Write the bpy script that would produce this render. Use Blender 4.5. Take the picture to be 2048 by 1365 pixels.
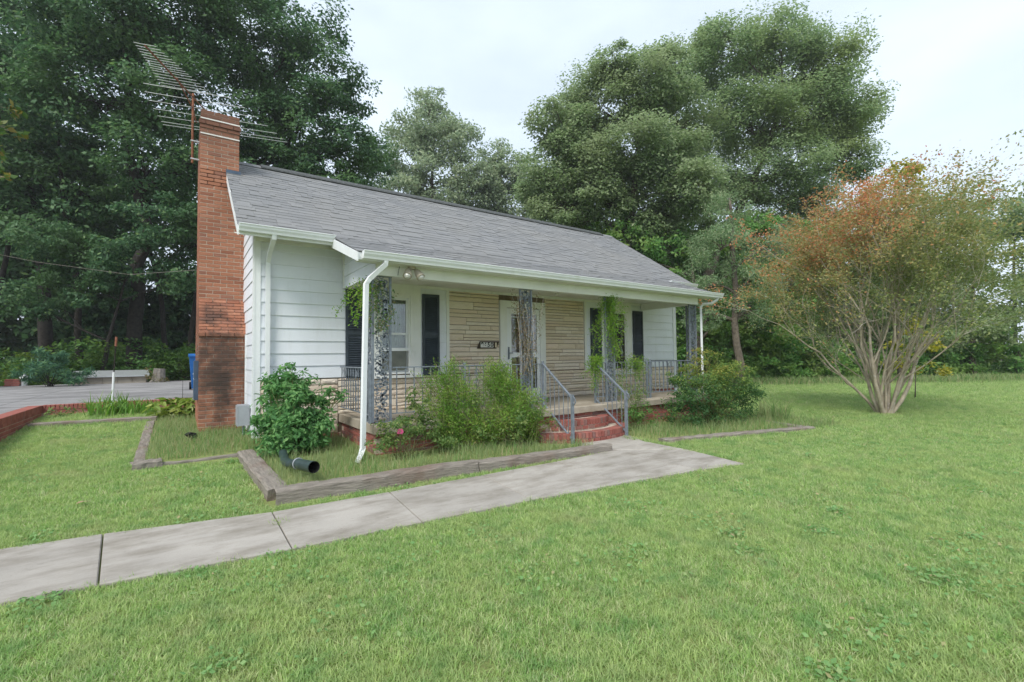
import bpy, bmesh, math, random
import numpy as np
from mathutils import Vector, Matrix
S = bpy.context.scene
for _o in list(bpy.data.objects): bpy.data.objects.remove(_o)
COL = S.collection
R = math.radians

# ------------------------------------------------------------------ camera
cam_d = bpy.data.cameras.new('camera'); cam = bpy.data.objects.new('camera', cam_d); COL.objects.link(cam)
cam_d.sensor_width = 36; cam_d.lens = 935.63 / 2048 * 36
cam_d.clip_start = .05; cam_d.clip_end = 3000
CAM = Vector((-.906, -8.215, 1.505))
_y, _t, _r = R(35.131), R(1.961), R(-.671)
_fw = Vector((math.sin(_y)*math.cos(_t), math.cos(_y)*math.cos(_t), math.sin(_t)))
_rt = Vector((math.cos(_y), -math.sin(_y), 0)); _up = _rt.cross(_fw)
_rt2 = _rt*math.cos(_r) + _up*math.sin(_r); _up2 = _up*math.cos(_r) - _rt*math.sin(_r)
cam.matrix_world = Matrix(((_rt2.x, _up2.x, -_fw.x, CAM.x), (_rt2.y, _up2.y, -_fw.y, CAM.y), (_rt2.z, _up2.z, -_fw.z, CAM.z), (0, 0, 0, 1)))
S.camera = cam
# ------------------------------------------------------------------ sky: bright thin overcast
SUN_EL, SUN_AZ = R(48), R(238)        # azimuth clockwise from +Y: light from behind the camera's left
W = bpy.data.worlds.new('World'); S.world = W; W.use_nodes = True
nt = W.node_tree; N = nt.nodes; N.clear()
out = N.new('ShaderNodeOutputWorld'); bg = N.new('ShaderNodeBackground'); sky = N.new('ShaderNodeTexSky')
sky.sky_type = 'NISHITA'; sky.sun_disc = False; sky.sun_elevation = SUN_EL; sky.sun_rotation = SUN_AZ
sky.air_density = 1.0; sky.dust_density = 2.0; sky.ozone_density = 1.5
tc = N.new('ShaderNodeTexCoord'); mp = N.new('ShaderNodeMapping'); mp.inputs['Scale'].default_value = (1.2, 1.2, 3.2)
nz = N.new('ShaderNodeTexNoise'); nz.inputs['Scale'].default_value = 1.7; nz.inputs['Detail'].default_value = 7; nz.inputs['Roughness'].default_value = .5
rp = N.new('ShaderNodeMapRange'); rp.inputs[1].default_value = .35; rp.inputs[2].default_value = .68; rp.inputs[3].default_value = .72; rp.inputs[4].default_value = .97
mx = N.new('ShaderNodeMix'); mx.data_type = 'RGBA'
mx.inputs[7].default_value = (6.6, 7.5, 8.6, 1)      # the white cloud sheet
bg.inputs['Strength'].default_value = .070
nt.links.new(tc.outputs['Generated'], mp.inputs[0]); nt.links.new(mp.outputs[0], nz.inputs['Vector'])
nt.links.new(nz.outputs['Fac'], rp.inputs[0]); nt.links.new(rp.outputs[0], mx.inputs[0])
nt.links.new(sky.outputs[0], mx.inputs[6]); nt.links.new(mx.outputs[2], bg.inputs['Color']); nt.links.new(bg.outputs[0], out.inputs[0])
sd = bpy.data.lights.new('sun', 'SUN'); sd.energy = 1.5; sd.angle = R(22); sd.color = (1, .96, .9)
sun = bpy.data.objects.new('sun', sd); COL.objects.link(sun)
_sd = Vector((math.sin(SUN_AZ)*math.cos(SUN_EL), math.cos(SUN_AZ)*math.cos(SUN_EL), math.sin(SUN_EL)))
sun.rotation_euler = _sd.to_track_quat('Z', 'Y').to_euler(); sun.location = _sd*40
vs = S.view_settings; vs.view_transform = 'Standard'; vs.look = 'None'; vs.exposure = 1.18; vs.gamma = 1
S.render.engine = 'CYCLES'; S.cycles.max_bounces = 8; S.cycles.transparent_max_bounces = 16

# ------------------------------------------------------------------ helpers
def link(o, parent=None):
    COL.objects.link(o)
    if parent is not None: o.parent = parent
    return o
def tag(o, label=None, cat=None, group=None, kind=None):
    for k, v in (('label', label), ('category', cat), ('group', group), ('kind', kind)):
        if v: o[k] = v
    return o
def empty(name, loc=(0, 0, 0), rz=0):
    o = bpy.data.objects.new(name, None); o.location = loc; o.rotation_euler.z = rz; o.empty_display_size = .2
    return link(o)
class MB:
    def __init__(s): s.v = []; s.f = []
    def add(s, vs, fs):
        n = len(s.v); s.v += [tuple(p) for p in vs]; s.f += [tuple(i+n for i in f) for f in fs]; return s
    def box(s, x0, x1, y0, y1, z0, z1):
        return s.add([(x0,y0,z0),(x1,y0,z0),(x1,y1,z0),(x0,y1,z0),(x0,y0,z1),(x1,y0,z1),(x1,y1,z1),(x0,y1,z1)],
                     [(0,3,2,1),(4,5,6,7),(0,1,5,4),(1,2,6,5),(2,3,7,6),(3,0,4,7)])
    def prism(s, prof, x0, x1, axis='x', cap=True):
        n = len(prof); mk = {'x': lambda t, p: (t, p[0], p[1]), 'y': lambda t, p: (p[0], t, p[1]), 'z': lambda t, p: (p[0], p[1], t)}[axis]
        vs = [mk(x0, p) for p in prof] + [mk(x1, p) for p in prof]
        fs = [(i, (i+1) % n, n+(i+1) % n, n+i) for i in range(n)]
        if cap: fs += [tuple(range(n))[::-1], tuple(range(n, 2*n))]
        return s.add(vs, fs)
    def sheet(s, prof, x0, x1, axis='x'):
        n = len(prof); mk = {'x': lambda t, p: (t, p[0], p[1]), 'y': lambda t, p: (p[0], t, p[1])}[axis]
        return s.add([mk(x0, p) for p in prof] + [mk(x1, p) for p in prof], [(i, i+1, n+i+1, n+i) for i in range(n-1)])
    def tube(s, pts, r, n=6, cap=True, sq=None, rot=0):
        P = [Vector(p) for p in pts]; m = len(P)
        rr = r if isinstance(r, (list, tuple)) else [r]*m
        vs = []; ref = None
        for i in range(m):
            t = (P[min(i+1, m-1)] - P[max(i-1, 0)])
            if t.length < 1e-9: t = Vector((0, 0, 1))
            t.normalize()
            if ref is None:
                ref = Vector((1, 0, 0)) if abs(t.x) < .7 else Vector((0, 0, 1))
            a = (ref - t*ref.dot(t))
            if a.length < 1e-6: a = t.orthogonal()
            a.normalize(); b = t.cross(a); ref = a
            for k in range(n):
                q = 2*math.pi*(k+.5)/n + rot
                ca, sa = math.cos(q)*rr[i], math.sin(q)*rr[i]
                if sq: ca *= sq[0]; sa *= sq[1]
                vs.append(P[i] + a*ca + b*sa)
        fs = [(i*n+k, i*n+(k+1) % n, (i+1)*n+(k+1) % n, (i+1)*n+k) for i in range(m-1) for k in range(n)]
        if cap: fs += [tuple(range(n))[::-1], tuple(range((m-1)*n, m*n))]
        return s.add(vs, fs)
    def build(s, name, mat, parent=None, smooth=False, loc=None):
        me = bpy.data.meshes.new(name); me.from_pydata(s.v, [], s.f); me.update()
        o = bpy.data.objects.new(name, me); me.materials.append(mat)
        if smooth: me.polygons.foreach_set('use_smooth', [True]*len(me.polygons))
        if loc: o.location = loc
        return link(o, parent)
def np_mesh(name, V, F, attr=None, smooth=False):
    V = np.asarray(V, np.float32); F = np.asarray(F, np.int32); k = F.shape[1]
    me = bpy.data.meshes.new(name); me.vertices.add(len(V)); me.vertices.foreach_set('co', V.ravel())
    me.loops.add(F.size); me.loops.foreach_set('vertex_index', F.ravel())
    me.polygons.add(len(F)); me.polygons.foreach_set('loop_start', np.arange(0, F.size, k, dtype=np.int32))
    me.update(calc_edges=True)
    if attr is not None:
        a = me.attributes.new('rnd', 'FLOAT', 'FACE'); a.data.foreach_set('value', np.asarray(attr, np.float32))
    me.polygons.foreach_set('use_smooth', np.full(len(F), bool(smooth)))
    return me
def obj(name, me, mat=None, parent=None):
    if mat is not None and not me.materials: me.materials.append(mat)
    return link(bpy.data.objects.new(name, me), parent)
def chamfer(name, sx, sy, sz, bev, mat, jitter=0, seed=0):
    bm = bmesh.new(); bmesh.ops.create_cube(bm, size=1)
    for v in bm.verts: v.co = Vector((v.co.x*sx, v.co.y*sy, v.co.z*sz))
    bmesh.ops.bevel(bm, geom=list(bm.edges), offset=bev, segments=1, affect='EDGES')
    if jitter:
        rg = random.Random(seed)
        for v in bm.verts: v.co += Vector((rg.uniform(-1, 1), rg.uniform(-1, 1), rg.uniform(-1, 1)))*jitter
    me = bpy.data.meshes.new(name); bm.to_mesh(me); bm.free(); me.materials.append(mat); return me
def sm(a, b, t):
    u = np.clip((t-a)/(b-a), 0, 1); return u*u*(3-2*u)

# ------------------------------------------------------------------ materials
def material(name):
    m = bpy.data.materials.new(name); m.use_nodes = True; t = m.node_tree
    b = t.nodes['Principled BSDF']; return m, t, b
def nd(t, typ, **kw):
    n = t.nodes.new(typ)
    for k, v in kw.items():
        if k.startswith('i_'): n.inputs[k[2:].replace('_', ' ')].default_value = v
        else: setattr(n, k, v)
    return n
def noise(t, scale, detail=4, rough=.55, coord='Position', vec_scale=None):
    if coord == 'Position': src = nd(t, 'ShaderNodeNewGeometry').outputs['Position']
    else: src = nd(t, 'ShaderNodeTexCoord').outputs[coord]
    if vec_scale:
        mpn = nd(t, 'ShaderNodeMapping'); mpn.inputs['Scale'].default_value = vec_scale; t.links.new(src, mpn.inputs[0]); src = mpn.outputs[0]
    n = nd(t, 'ShaderNodeTexNoise'); n.inputs['Scale'].default_value = scale; n.inputs['Detail'].default_value = detail; n.inputs['Roughness'].default_value = rough
    t.links.new(src, n.inputs['Vector']); return n.outputs['Fac']
def ramp(t, fac, stops, interp='LINEAR'):
    r = nd(t, 'ShaderNodeValToRGB'); r.color_ramp.interpolation = interp
    e = r.color_ramp.elements
    while len(e) < len(stops): e.new(.5)
    for i, (p, c) in enumerate(stops): e[i].position = p; e[i].color = (*c, 1) if len(c) == 3 else c
    t.links.new(fac, r.inputs[0]); return r.outputs[0]
def mix(t, fac, a, b, typ='MIX'):
    m = nd(t, 'ShaderNodeMix', data_type='RGBA', blend_type=typ)
    for sock, v in ((m.inputs[0], fac), (m.inputs[6], a), (m.inputs[7], b)):
        if isinstance(v, (int, float)): sock.default_value = v
        elif isinstance(v, tuple): sock.default_value = (*v, 1) if len(v) == 3 else v
        else: t.links.new(v, sock)
    return m.outputs[2]
def maprange(t, v, a, b, c=0, d=1):
    m = nd(t, 'ShaderNodeMapRange'); t.links.new(v, m.inputs[0])
    for i, x in enumerate((a, b, c, d)): m.inputs[i+1].default_value = x
    return m.outputs[0]
def math_(t, op, a, b):
    m = nd(t, 'ShaderNodeMath', operation=op)
    for s_, v in ((m.inputs[0], a), (m.inputs[1], b)):
        if isinstance(v, (int, float)): s_.default_value = v
        else: t.links.new(v, s_)
    return m.outputs[0]
def bump(t, b, height, strength=.3, dist=.01):
    n = nd(t, 'ShaderNodeBump'); n.inputs['Strength'].default_value = strength; n.inputs['Distance'].default_value = dist
    t.links.new(height, n.inputs['Height']); t.links.new(n.outputs[0], b.inputs['Normal'])
def simple(name, c, rough=.6, var=.15, scale=6, metal=0, bmp=0, bscale=60, dirt=None, spec=.3, objvar=0):
    m, t, b = material(name)
    lo = tuple(x*(1-var) for x in c); hi = tuple(min(1, x*(1+var)) for x in c)
    col = ramp(t, noise(t, scale), [(.3, lo), (.7, hi)])
    if objvar:
        oi = nd(t, 'ShaderNodeObjectInfo')
        col = mix(t, 1.0, col, ramp(t, oi.outputs['Random'], [(0, (1-objvar,)*3), (1, (1+objvar,)*3)]), 'MULTIPLY')
    if dirt:
        dc, ds, d0, d1 = dirt
        col = mix(t, maprange(t, noise(t, ds, 6, .65), d0, d1), col, dc)
    t.links.new(col, b.inputs['Base Color'])
    b.inputs['Roughness'].default_value = rough; b.inputs['Metallic'].default_value = metal; b.inputs['Specular IOR Level'].default_value = spec
    if bmp: bump(t, b, noise(t, bscale, 4), bmp)
    return m
def leaf_mat(name, stops, trans=.35, rough=.55, patch=None, patch_scale=.5, spec=.25, objvar=0):
    """stops: colours picked by the per-leaf attribute; patch: colour mixed in by position noise"""
    m, t, b = material(name)
    at = nd(t, 'ShaderNodeAttribute', attribute_name='rnd')
    col = ramp(t, at.outputs['Fac'], stops)
    if patch: col = mix(t, maprange(t, noise(t, patch_scale, 3), .45, .65), col, patch)
    if objvar:
        oi = nd(t, 'ShaderNodeObjectInfo')
        col = mix(t, 1.0, col, ramp(t, oi.outputs['Random'], [(0, (1-objvar, 1-objvar*.8, 1-objvar)), (1, (1+objvar, 1+objvar*.8, 1+objvar*.6))]), 'MULTIPLY')
    t.links.new(col, b.inputs['Base Color']); b.inputs['Roughness'].default_value = rough; b.inputs['Specular IOR Level'].default_value = spec
    tr = nd(t, 'ShaderNodeBsdfTranslucent'); ms = nd(t, 'ShaderNodeMixShader'); ms.inputs[0].default_value = trans
    hs = nd(t, 'ShaderNodeHueSaturation'); hs.inputs['Value'].default_value = 1.25; hs.inputs['Saturation'].default_value = 1.1
    t.links.new(col, hs.inputs['Color']); t.links.new(hs.outputs[0], tr.inputs['Color'])
    t.links.new(b.outputs[0], ms.inputs[1]); t.links.new(tr.outputs[0], ms.inputs[2])
    t.links.new(ms.outputs[0], t.nodes['Material Output'].inputs['Surface']); return m

def brick_mat(name, cols, stain=None, soot_z=None, grey=(.16, .13, .11)):
    m, t, b = material(name)
    oi = nd(t, 'ShaderNodeObjectInfo')
    col = ramp(t, oi.outputs['Random'], cols)
    col = mix(t, maprange(t, noise(t, 28, 5, .7), .35, .75, 0, .55), col, tuple(c*.62 for c in cols[len(cols)//2][1]))
    if stain:
        pos = nd(t, 'ShaderNodeNewGeometry').outputs['Position']
        for (cx, cz, rx, rz, amt) in stain:
            sx = nd(t, 'ShaderNodeSeparateXYZ'); t.links.new(pos, sx.inputs[0])
            dx = math_(t, 'DIVIDE', math_(t, 'SUBTRACT', sx.outputs['X'], cx), rx); dz = math_(t, 'DIVIDE', math_(t, 'SUBTRACT', sx.outputs['Z'], cz), rz)
            d = math_(t, 'SQRT', math_(t, 'ADD', math_(t, 'MULTIPLY', dx, dx), math_(t, 'MULTIPLY', dz, dz)), 0)
            d = math_(t, 'ADD', d, math_(t, 'MULTIPLY', math_(t, 'SUBTRACT', noise(t, 5, 6, .7), .5), 2.4))
            col = mix(t, math_(t, 'MULTIPLY', maprange(t, d, 1.1, .35), amt), col, (.045, .038, .034))
    if soot_z:
        sx = nd(t, 'ShaderNodeSeparateXYZ'); t.links.new(nd(t, 'ShaderNodeNewGeometry').outputs['Position'], sx.inputs[0])
        zz = math_(t, 'ADD', sx.outputs['Z'], math_(t, 'MULTIPLY', noise(t, 4, 5), .35))
        col = mix(t, maprange(t, zz, soot_z[0], soot_z[1], 0, .72), col, (.125, .07, .055))
    t.links.new(col, b.inputs['Base Color']); b.inputs['Roughness'].default_value = .88; b.inputs['Specular IOR Level'].default_value = .2
    bump(t, b, noise(t, 120, 5, .7), .35, .004); return m

M = {}
M['white'] = simple('white_painted_metal', (.74, .76, .77), .45, .04, 3, dirt=((.42, .43, .38), 1.3, .66, .9))
M['siding'] = simple('white_siding', (.71, .74, .785), .5, .035, 2.2, dirt=((.5, .51, .47), .9, .6, .95))
def streaks(m, amt=.35, col=(.42, .43, .36)):
    t = m.node_tree; b = t.nodes['Principled BSDF']; src = b.inputs['Base Color'].links[0].from_socket
    n1 = maprange(t, noise(t, 9, 5, .7, vec_scale=(1, 1, .09)), .52, .8, 0, amt); t.links.new(mix(t, math_(t, 'MULTIPLY', n1, maprange(t, noise(t, 1.3, 3), .35, .7)), src, col), b.inputs['Base Color'])
M['trim'] = simple('white_trim', (.72, .73, .70), .5, .05, 3, dirt=((.4, .4, .33), 2.2, .64, .9))
streaks(M['siding']); streaks(M['white'], .5); streaks(M['trim'], .45)
M['soffit'] = simple('soffit_paint', (.68, .68, .62), .6, .06, 3, dirt=((.4, .38, .28), 2, .6, .85))
M['shutter'] = simple('dark_shutter_paint', (.04, .052, .066), .45, .2, 8)
M['iron'] = simple('grey_iron_paint', (.17, .195, .225), .5, .25, 14, dirt=((.16, .09, .05), 9, .68, .8))
M['mortar'] = simple('mortar', (.50, .41, .33), .95, .2, 12, bmp=.4)
M['mortar_dark'] = simple('mortar_dark', (.36, .25, .20), .95, .25, 12, bmp=.4)
M['white_mortar'] = simple('white_mortar', (.74, .72, .70), .9, .08, 12)
CHC = [(0, (.27, .11, .07)), (.2, (.34, .145, .09)), (.5, (.40, .175, .105)), (.8, (.42, .20, .13)), (1, (.24, .115, .085))]
M['brick'] = brick_mat('chimney_brick', CHC, stain=[(-.36, 1.35, .62, .85, .62), (-.42, 1.45, .3, .6, .5), (-.50, 2.3, .27, .28, .65), (-.36, .9, .17, .6, .6)], soot_z=(5.25, 5.95))
M['mortar_ch'] = brick_mat('chimney_mortar', [(0, (.50, .41, .33)), (.5, (.50, .41, .33)), (1, (.46, .38, .31))], stain=[(-.36, 1.35, .62, .85, .7), (-.42, 1.45, .3, .6, .5), (-.50, 2.3, .27, .28, .65), (-.36, .9, .17, .6, .6)], soot_z=(5.25, 5.95))
M['brick_red'] = brick_mat('red_brick', [(0, (.23, .075, .06)), (.4, (.30, .10, .08)), (.75, (.36, .145, .115)), (.9, (.20, .13, .115)), (1, (.22, .11, .10))])
M['brick_wall'] = brick_mat('wall_brick', [(0, (.24, .075, .06)), (.5, (.33, .115, .09)), (.9, (.38, .15, .12)), (1, (.2, .11, .1))])
def stone_mat():
    m, t, b = material('stone_veneer')
    oi = nd(t, 'ShaderNodeObjectInfo')
    col = ramp(t, oi.outputs['Random'], [(0, (.60, .50, .38)), (.2, (.76, .65, .51)), (.4, (.69, .59, .46)), (.6, (.80, .71, .59)), (.8, (.70, .62, .53)), (1, (.76, .61, .47))])
    col = mix(t, maprange(t, noise(t, 18, 6, .7, vec_scale=(.5, 1, 2.4)), .5, .85, 0, .45), col, (.42, .31, .2))
    t.links.new(col, b.inputs['Base Color']); b.inputs['Roughness'].default_value = .9; b.inputs['Specular IOR Level'].default_value = .2
    bump(t, b, noise(t, 35, 6, .65, vec_scale=(.45, 1, 2.2)), .8, .02); return m
M['stone'] = stone_mat()
M['stone_joint'] = simple('stone_joint', (.17, .125, .085), .95, .2, 10)
def shingle_mat():
    m, t, b = material('asphalt_shingle')
    oi = nd(t, 'ShaderNodeObjectInfo'); at = nd(t, 'ShaderNodeAttribute', attribute_name='rnd')
    r = math_(t, 'FRACT', math_(t, 'ADD', oi.outputs['Random'], at.outputs['Fac']), 0)
    col = ramp(t, r, [(0, (.178, .182, .186)), (.5, (.198, .201, .205)), (1, (.22, .222, .224))])
    col = mix(t, maprange(t, noise(t, .55, 5, .6), .42, .7, 0, .5), col, (.24, .233, .218))
    col = mix(t, maprange(t, noise(t, 3.0, 6, .7), .55, .8, 0, .25), col, (.17, .17, .165))
    sp = noise(t, 260, 2, .6); col = mix(t, 1.0, col, ramp(t, sp, [(.3, (.9,)*3), (.7, (1.1,)*3)]), 'MULTIPLY')
    t.links.new(col, b.inputs['Base Color']); b.inputs['Roughness'].default_value = .95; b.inputs['Specular IOR Level'].default_value = .15
    return m
M['shingle'] = shingle_mat()
M['ridge'] = simple('ridge_vent', (.075, .08, .08), .9, .3, 20)
def concrete(name, c, stain, s=1.0):
    m, t, b = material(name)
    col = ramp(t, noise(t, 1.1*s, 7, .65), [(.3, tuple(x*.82 for x in c)), (.55, c), (.75, tuple(x*1.1 for x in c))])
    col = mix(t, maprange(t, noise(t, 2.2*s, 7, .7, vec_scale=(.6, 1.5, 1)), .44, .68, 0, .8), col, stain)
    col = mix(t, maprange(t, noise(t, 90, 4, .7), .5, .8, 0, .35), col, tuple(x*.55 for x in c))
    oi = nd(t, 'ShaderNodeObjectInfo'); col = mix(t, 1.0, col, ramp(t, oi.outputs['Random'], [(0, (.93,)*3), (1, (1.07,)*3)]), 'MULTIPLY')
    t.links.new(col, b.inputs['Base Color']); b.inputs['Roughness'].default_value = .92; b.inputs['Specular IOR Level'].default_value = .2
    bump(t, b, noise(t, 150, 5, .7), .4, .004); return m
def cracks(m, amt=1):
    t = m.node_tree; b = t.nodes['Principled BSDF']; src = b.inputs['Base Color'].links[0].from_socket
    vo = nd(t, 'ShaderNodeTexVoronoi', feature='DISTANCE_TO_EDGE'); vo.inputs['Scale'].default_value = .55
    ps = nd(t, 'ShaderNodeNewGeometry').outputs['Position']; nn = nd(t, 'ShaderNodeTexNoise'); nn.inputs['Scale'].default_value = 2.5; nn.inputs['Detail'].default_value = 6; t.links.new(ps, nn.inputs['Vector'])
    va = nd(t, 'ShaderNodeVectorMath', operation='ADD'); t.links.new(ps, va.inputs[0]); t.links.new(nn.outputs['Color'], va.inputs[1]); t.links.new(va.outputs[0], vo.inputs['Vector'])
    ck = math_(t, 'MULTIPLY', maprange(t, vo.outputs['Distance'], .0035, .001), maprange(t, noise(t, .7, 2), .5, .56))
    sp = maprange(t, noise(t, 14, 6, .75), .6, .72, 0, .55)
    if amt == 0: ck = 0.0
    t.links.new(mix(t, ck, mix(t, sp, src, (.17, .15, .125)), (.05, .045, .035)), b.inputs['Base Color'])
M['walk'] = concrete('walk_concrete', (.375, .348, .31), (.175, .153, .12))
cracks(M['walk'], 0)
M['slab'] = concrete('porch_concrete', (.38, .335, .27), (.22, .18, .13))
M['patio'] = concrete('patio_concrete', (.29, .28, .275), (.08, .078, .076), .55)
def wood_mat(name, axis, c=(.31, .275, .235)):
    m, t, b = material(name)
    vs_ = (1.5, 14, 14) if axis == 'x' else (14, 1.5, 14)
    g = noise(t, 3.0, 8, .75, 'Object', vs_)
    col = ramp(t, g, [(.25, tuple(x*.28 for x in c)), (.45, tuple(x*.75 for x in c)), (.6, c), (.8, tuple(x*1.35 for x in c))])
    col = mix(t, maprange(t, noise(t, 2.2, 5), .5, .72, 0, .6), col, (.17, .10, .07))
    t.links.new(col, b.inputs['Base Color']); b.inputs['Roughness'].default_value = .92; b.inputs['Specular IOR Level'].default_value = .15
    bump(t, b, g, 1.0, .02); return m
M['tie_x'] = wood_mat('weathered_timber_x', 'x')
M['tie_y'] = wood_mat('weathered_timber_y', 'y', (.24, .185, .155))
M['bark'] = simple('bark', (.115, .095, .075), .95, .5, 9, bmp=.9, bscale=14)
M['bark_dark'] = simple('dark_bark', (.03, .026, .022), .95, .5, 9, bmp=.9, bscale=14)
M['bark_myrtle'] = simple('smooth_tan_bark', (.37, .315, .24), .8, .35, 5, bmp=.3, bscale=25, dirt=((.50, .47, .42), 7, .55, .75))
M['twig'] = simple('green_stem', (.13, .14, .05), .8, .3, 20)
M['twig_grey'] = simple('grey_twig', (.46, .42, .36), .9, .3, 12)
M['rust'] = simple('rusty_steel', (.23, .095, .055), .85, .4, 25, dirt=((.12, .06, .04), 18, .5, .7))
M['alu'] = simple('dull_aluminium', (.52, .54, .54), .45, .1, 10, metal=.6)
M['pipe'] = simple('dark_green_plastic', (.035, .055, .055), .35, .3, 12)
M['black'] = simple('black_void', (.01, .01, .01), .9, .1, 5)
def glass(name, tint=(.9, .95, .93)):
    m, t, b = material(name)
    tr = nd(t, 'ShaderNodeBsdfTransparent'); tr.inputs[0].default_value = (*tint, 1)
    gl = nd(t, 'ShaderNodeBsdfGlossy'); gl.inputs['Roughness'].default_value = .03
    fr = nd(t, 'ShaderNodeFresnel'); fr.inputs[0].default_value = 1.5
    ad = maprange(t, fr.outputs[0], 0, 1, .07, 1)
    ms = nd(t, 'ShaderNodeMixShader'); t.links.new(ad, ms.inputs[0]); t.links.new(tr.outputs[0], ms.inputs[1]); t.links.new(gl.outputs[0], ms.inputs[2])
    t.links.new(ms.outputs[0], t.nodes['Material Output'].inputs['Surface']); return m
M['glass'] = glass('window_glass')
M['screen'] = glass('insect_screen_glass', (.62, .66, .63))
M['curtain'] = simple('grey_curtain', (.42, .44, .40), .9, .12, 5)
M['door_wood'] = simple('brown_wood_door', (.21, .085, .045), .5, .3, 6)
M['blue'] = simple('blue_bin_plastic', (.02, .12, .36), .5, .15, 5)
M['bluegrey'] = simple('blue_grey_enamel', (.07, .10, .15), .5, .2, 8)
M['grey_plastic'] = simple('grey_plastic', (.34, .36, .38), .5, .1, 6)
M['soil'] = simple('soil', (.13, .095, .065), .98, .35, 9, bmp=.8)

# ------------------------------------------------------------------ terrain
def hgt(x, y):
    x = np.asarray(x, float); y = np.asarray(y, float)
    L = np.clip(.055*(y+3), 0, .5)*(1-sm(2, 8, x))
    bed1 = sm(-.10, .06, x)*(1-sm(4.3, 4.9, x))*sm(-2.86, -2.72, y)*(1-sm(-.3, .2, y))
    z1 = (.13+.035*(y+2.8))*(1-.75*sm(1.0, 4.6, x))
    L = L*(1-bed1) + np.maximum(z1, L*.6)*bed1
    bed2 = sm(-1.36, -1.24, x)*(1-sm(.2, .6, x))*sm(-.70, -.56, y)*(1-sm(3.0, 3.4, y))
    z2 = .2+.075*np.clip(y+.6, 0, 2)
    L = L*(1-bed2) + np.maximum(z2, L)*bed2
    bed3 = sm(5.95, 6.15, x)*(1-sm(10.6, 11.2, x))*sm(-3.15-.12*(x-6)*.8, -2.95-.12*(x-6)*.8, y)*(1-sm(-.5, 0, y))
    L = L + .05*bed3
    far = sm(25, 60, np.hypot(x-4, y))
    L = L + .012*np.sin(x*1.3+.5)*np.sin(y*1.1)*(1-sm(-.2, .4, -np.abs(y+3.6)+.9)) + far*1.2*np.sin(x*.03+1)*np.cos(y*.025)
    L = L - .05*sm(-3.5, -3.35, -np.abs(x+20))*0
    # ground drops below the paved terrace and stays under the walk
    return L
def hz(x, y): return float(hgt(x, y))
def axis_pts(segs):
    a = []
    for (p, q, st) in segs: a += list(np.arange(p, q-1e-6, st))
    return np.array(sorted(set(np.round(a, 4))))
gx = axis_pts([(-320, -80, 30), (-80, -14, 3), (-14, -5, .8), (-5, 13, .1), (13, 30, .7), (30, 80, 4), (80, 321, 30)])
gy = axis_pts([(-320, -80, 30), (-80, -9, 3), (-9, 6, .1), (6, 30, 1), (30, 80, 4), (80, 321, 30)])
GX, GY = np.meshgrid(gx, gy, indexing='ij'); GZ = hgt(GX, GY)
nx, ny = GX.shape; idx = np.arange(nx*ny).reshape(nx, ny)
GF = np.stack([idx[:-1, :-1], idx[1:, :-1], idx[1:, 1:], idx[:-1, 1:]], -1).reshape(-1, 4)
def ground_mat():
    m, t, b = material('lawn_soil')
    col = ramp(t, noise(t, .8, 6, .65), [(.3, (.20, .26, .08)), (.5, (.27, .33, .11)), (.7, (.32, .35, .15))])
    col = mix(t, maprange(t, noise(t, 40, 5, .75), .45, .75, 0, .8), col, (.25, .235, .12))
    pos = nd(t, 'ShaderNodeSeparateXYZ'); t.links.new(nd(t, 'ShaderNodeNewGeometry').outputs['Position'], pos.inputs[0])
    # bare leaf litter under the wood beyond the terrace
    wl = math_(t, 'ADD', pos.outputs['Y'], math_(t, 'MULTIPLY', noise(t, .4, 3), 3.0))
    col = mix(t, maprange(t, wl, 12, 15), col, (.05, .042, .025))
    t.links.new(col, b.inputs['Base Color']); b.inputs['Roughness'].default_value = .98; b.inputs['Specular IOR Level'].default_value = .1
    bump(t, b, noise(t, 60, 6, .75), .9, .03); return m
ground = obj('ground', np_mesh('ground', np.stack([GX, GY, GZ], -1).reshape(-1, 3), GF, smooth=True), ground_mat())
tag(ground, kind='structure', label='mown lawn ground around the white cottage')
# planting beds: thin soil sheets over the ground
def patch_sheet(name, poly_test, x0, x1, y0, y1, st, mat, dz=.012):
    xs = np.arange(x0, x1, st); ys = np.arange(y0, y1, st); X, Y = np.meshgrid(xs, ys, indexing='ij')
    Z = hgt(X, Y)+dz; n, m = X.shape; I = np.arange(n*m).reshape(n, m)
    F = np.stack([I[:-1, :-1], I[1:, :-1], I[1:, 1:], I[:-1, 1:]], -1).reshape(-1, 4)
    cx = X.ravel()[F].mean(1); cy = Y.ravel()[F].mean(1); F = F[poly_test(cx, cy)]
    o = obj(name, np_mesh(name, np.stack([X, Y, Z], -1).reshape(-1, 3), F, smooth=True), mat); tag(o, kind='structure'); return o
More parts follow.
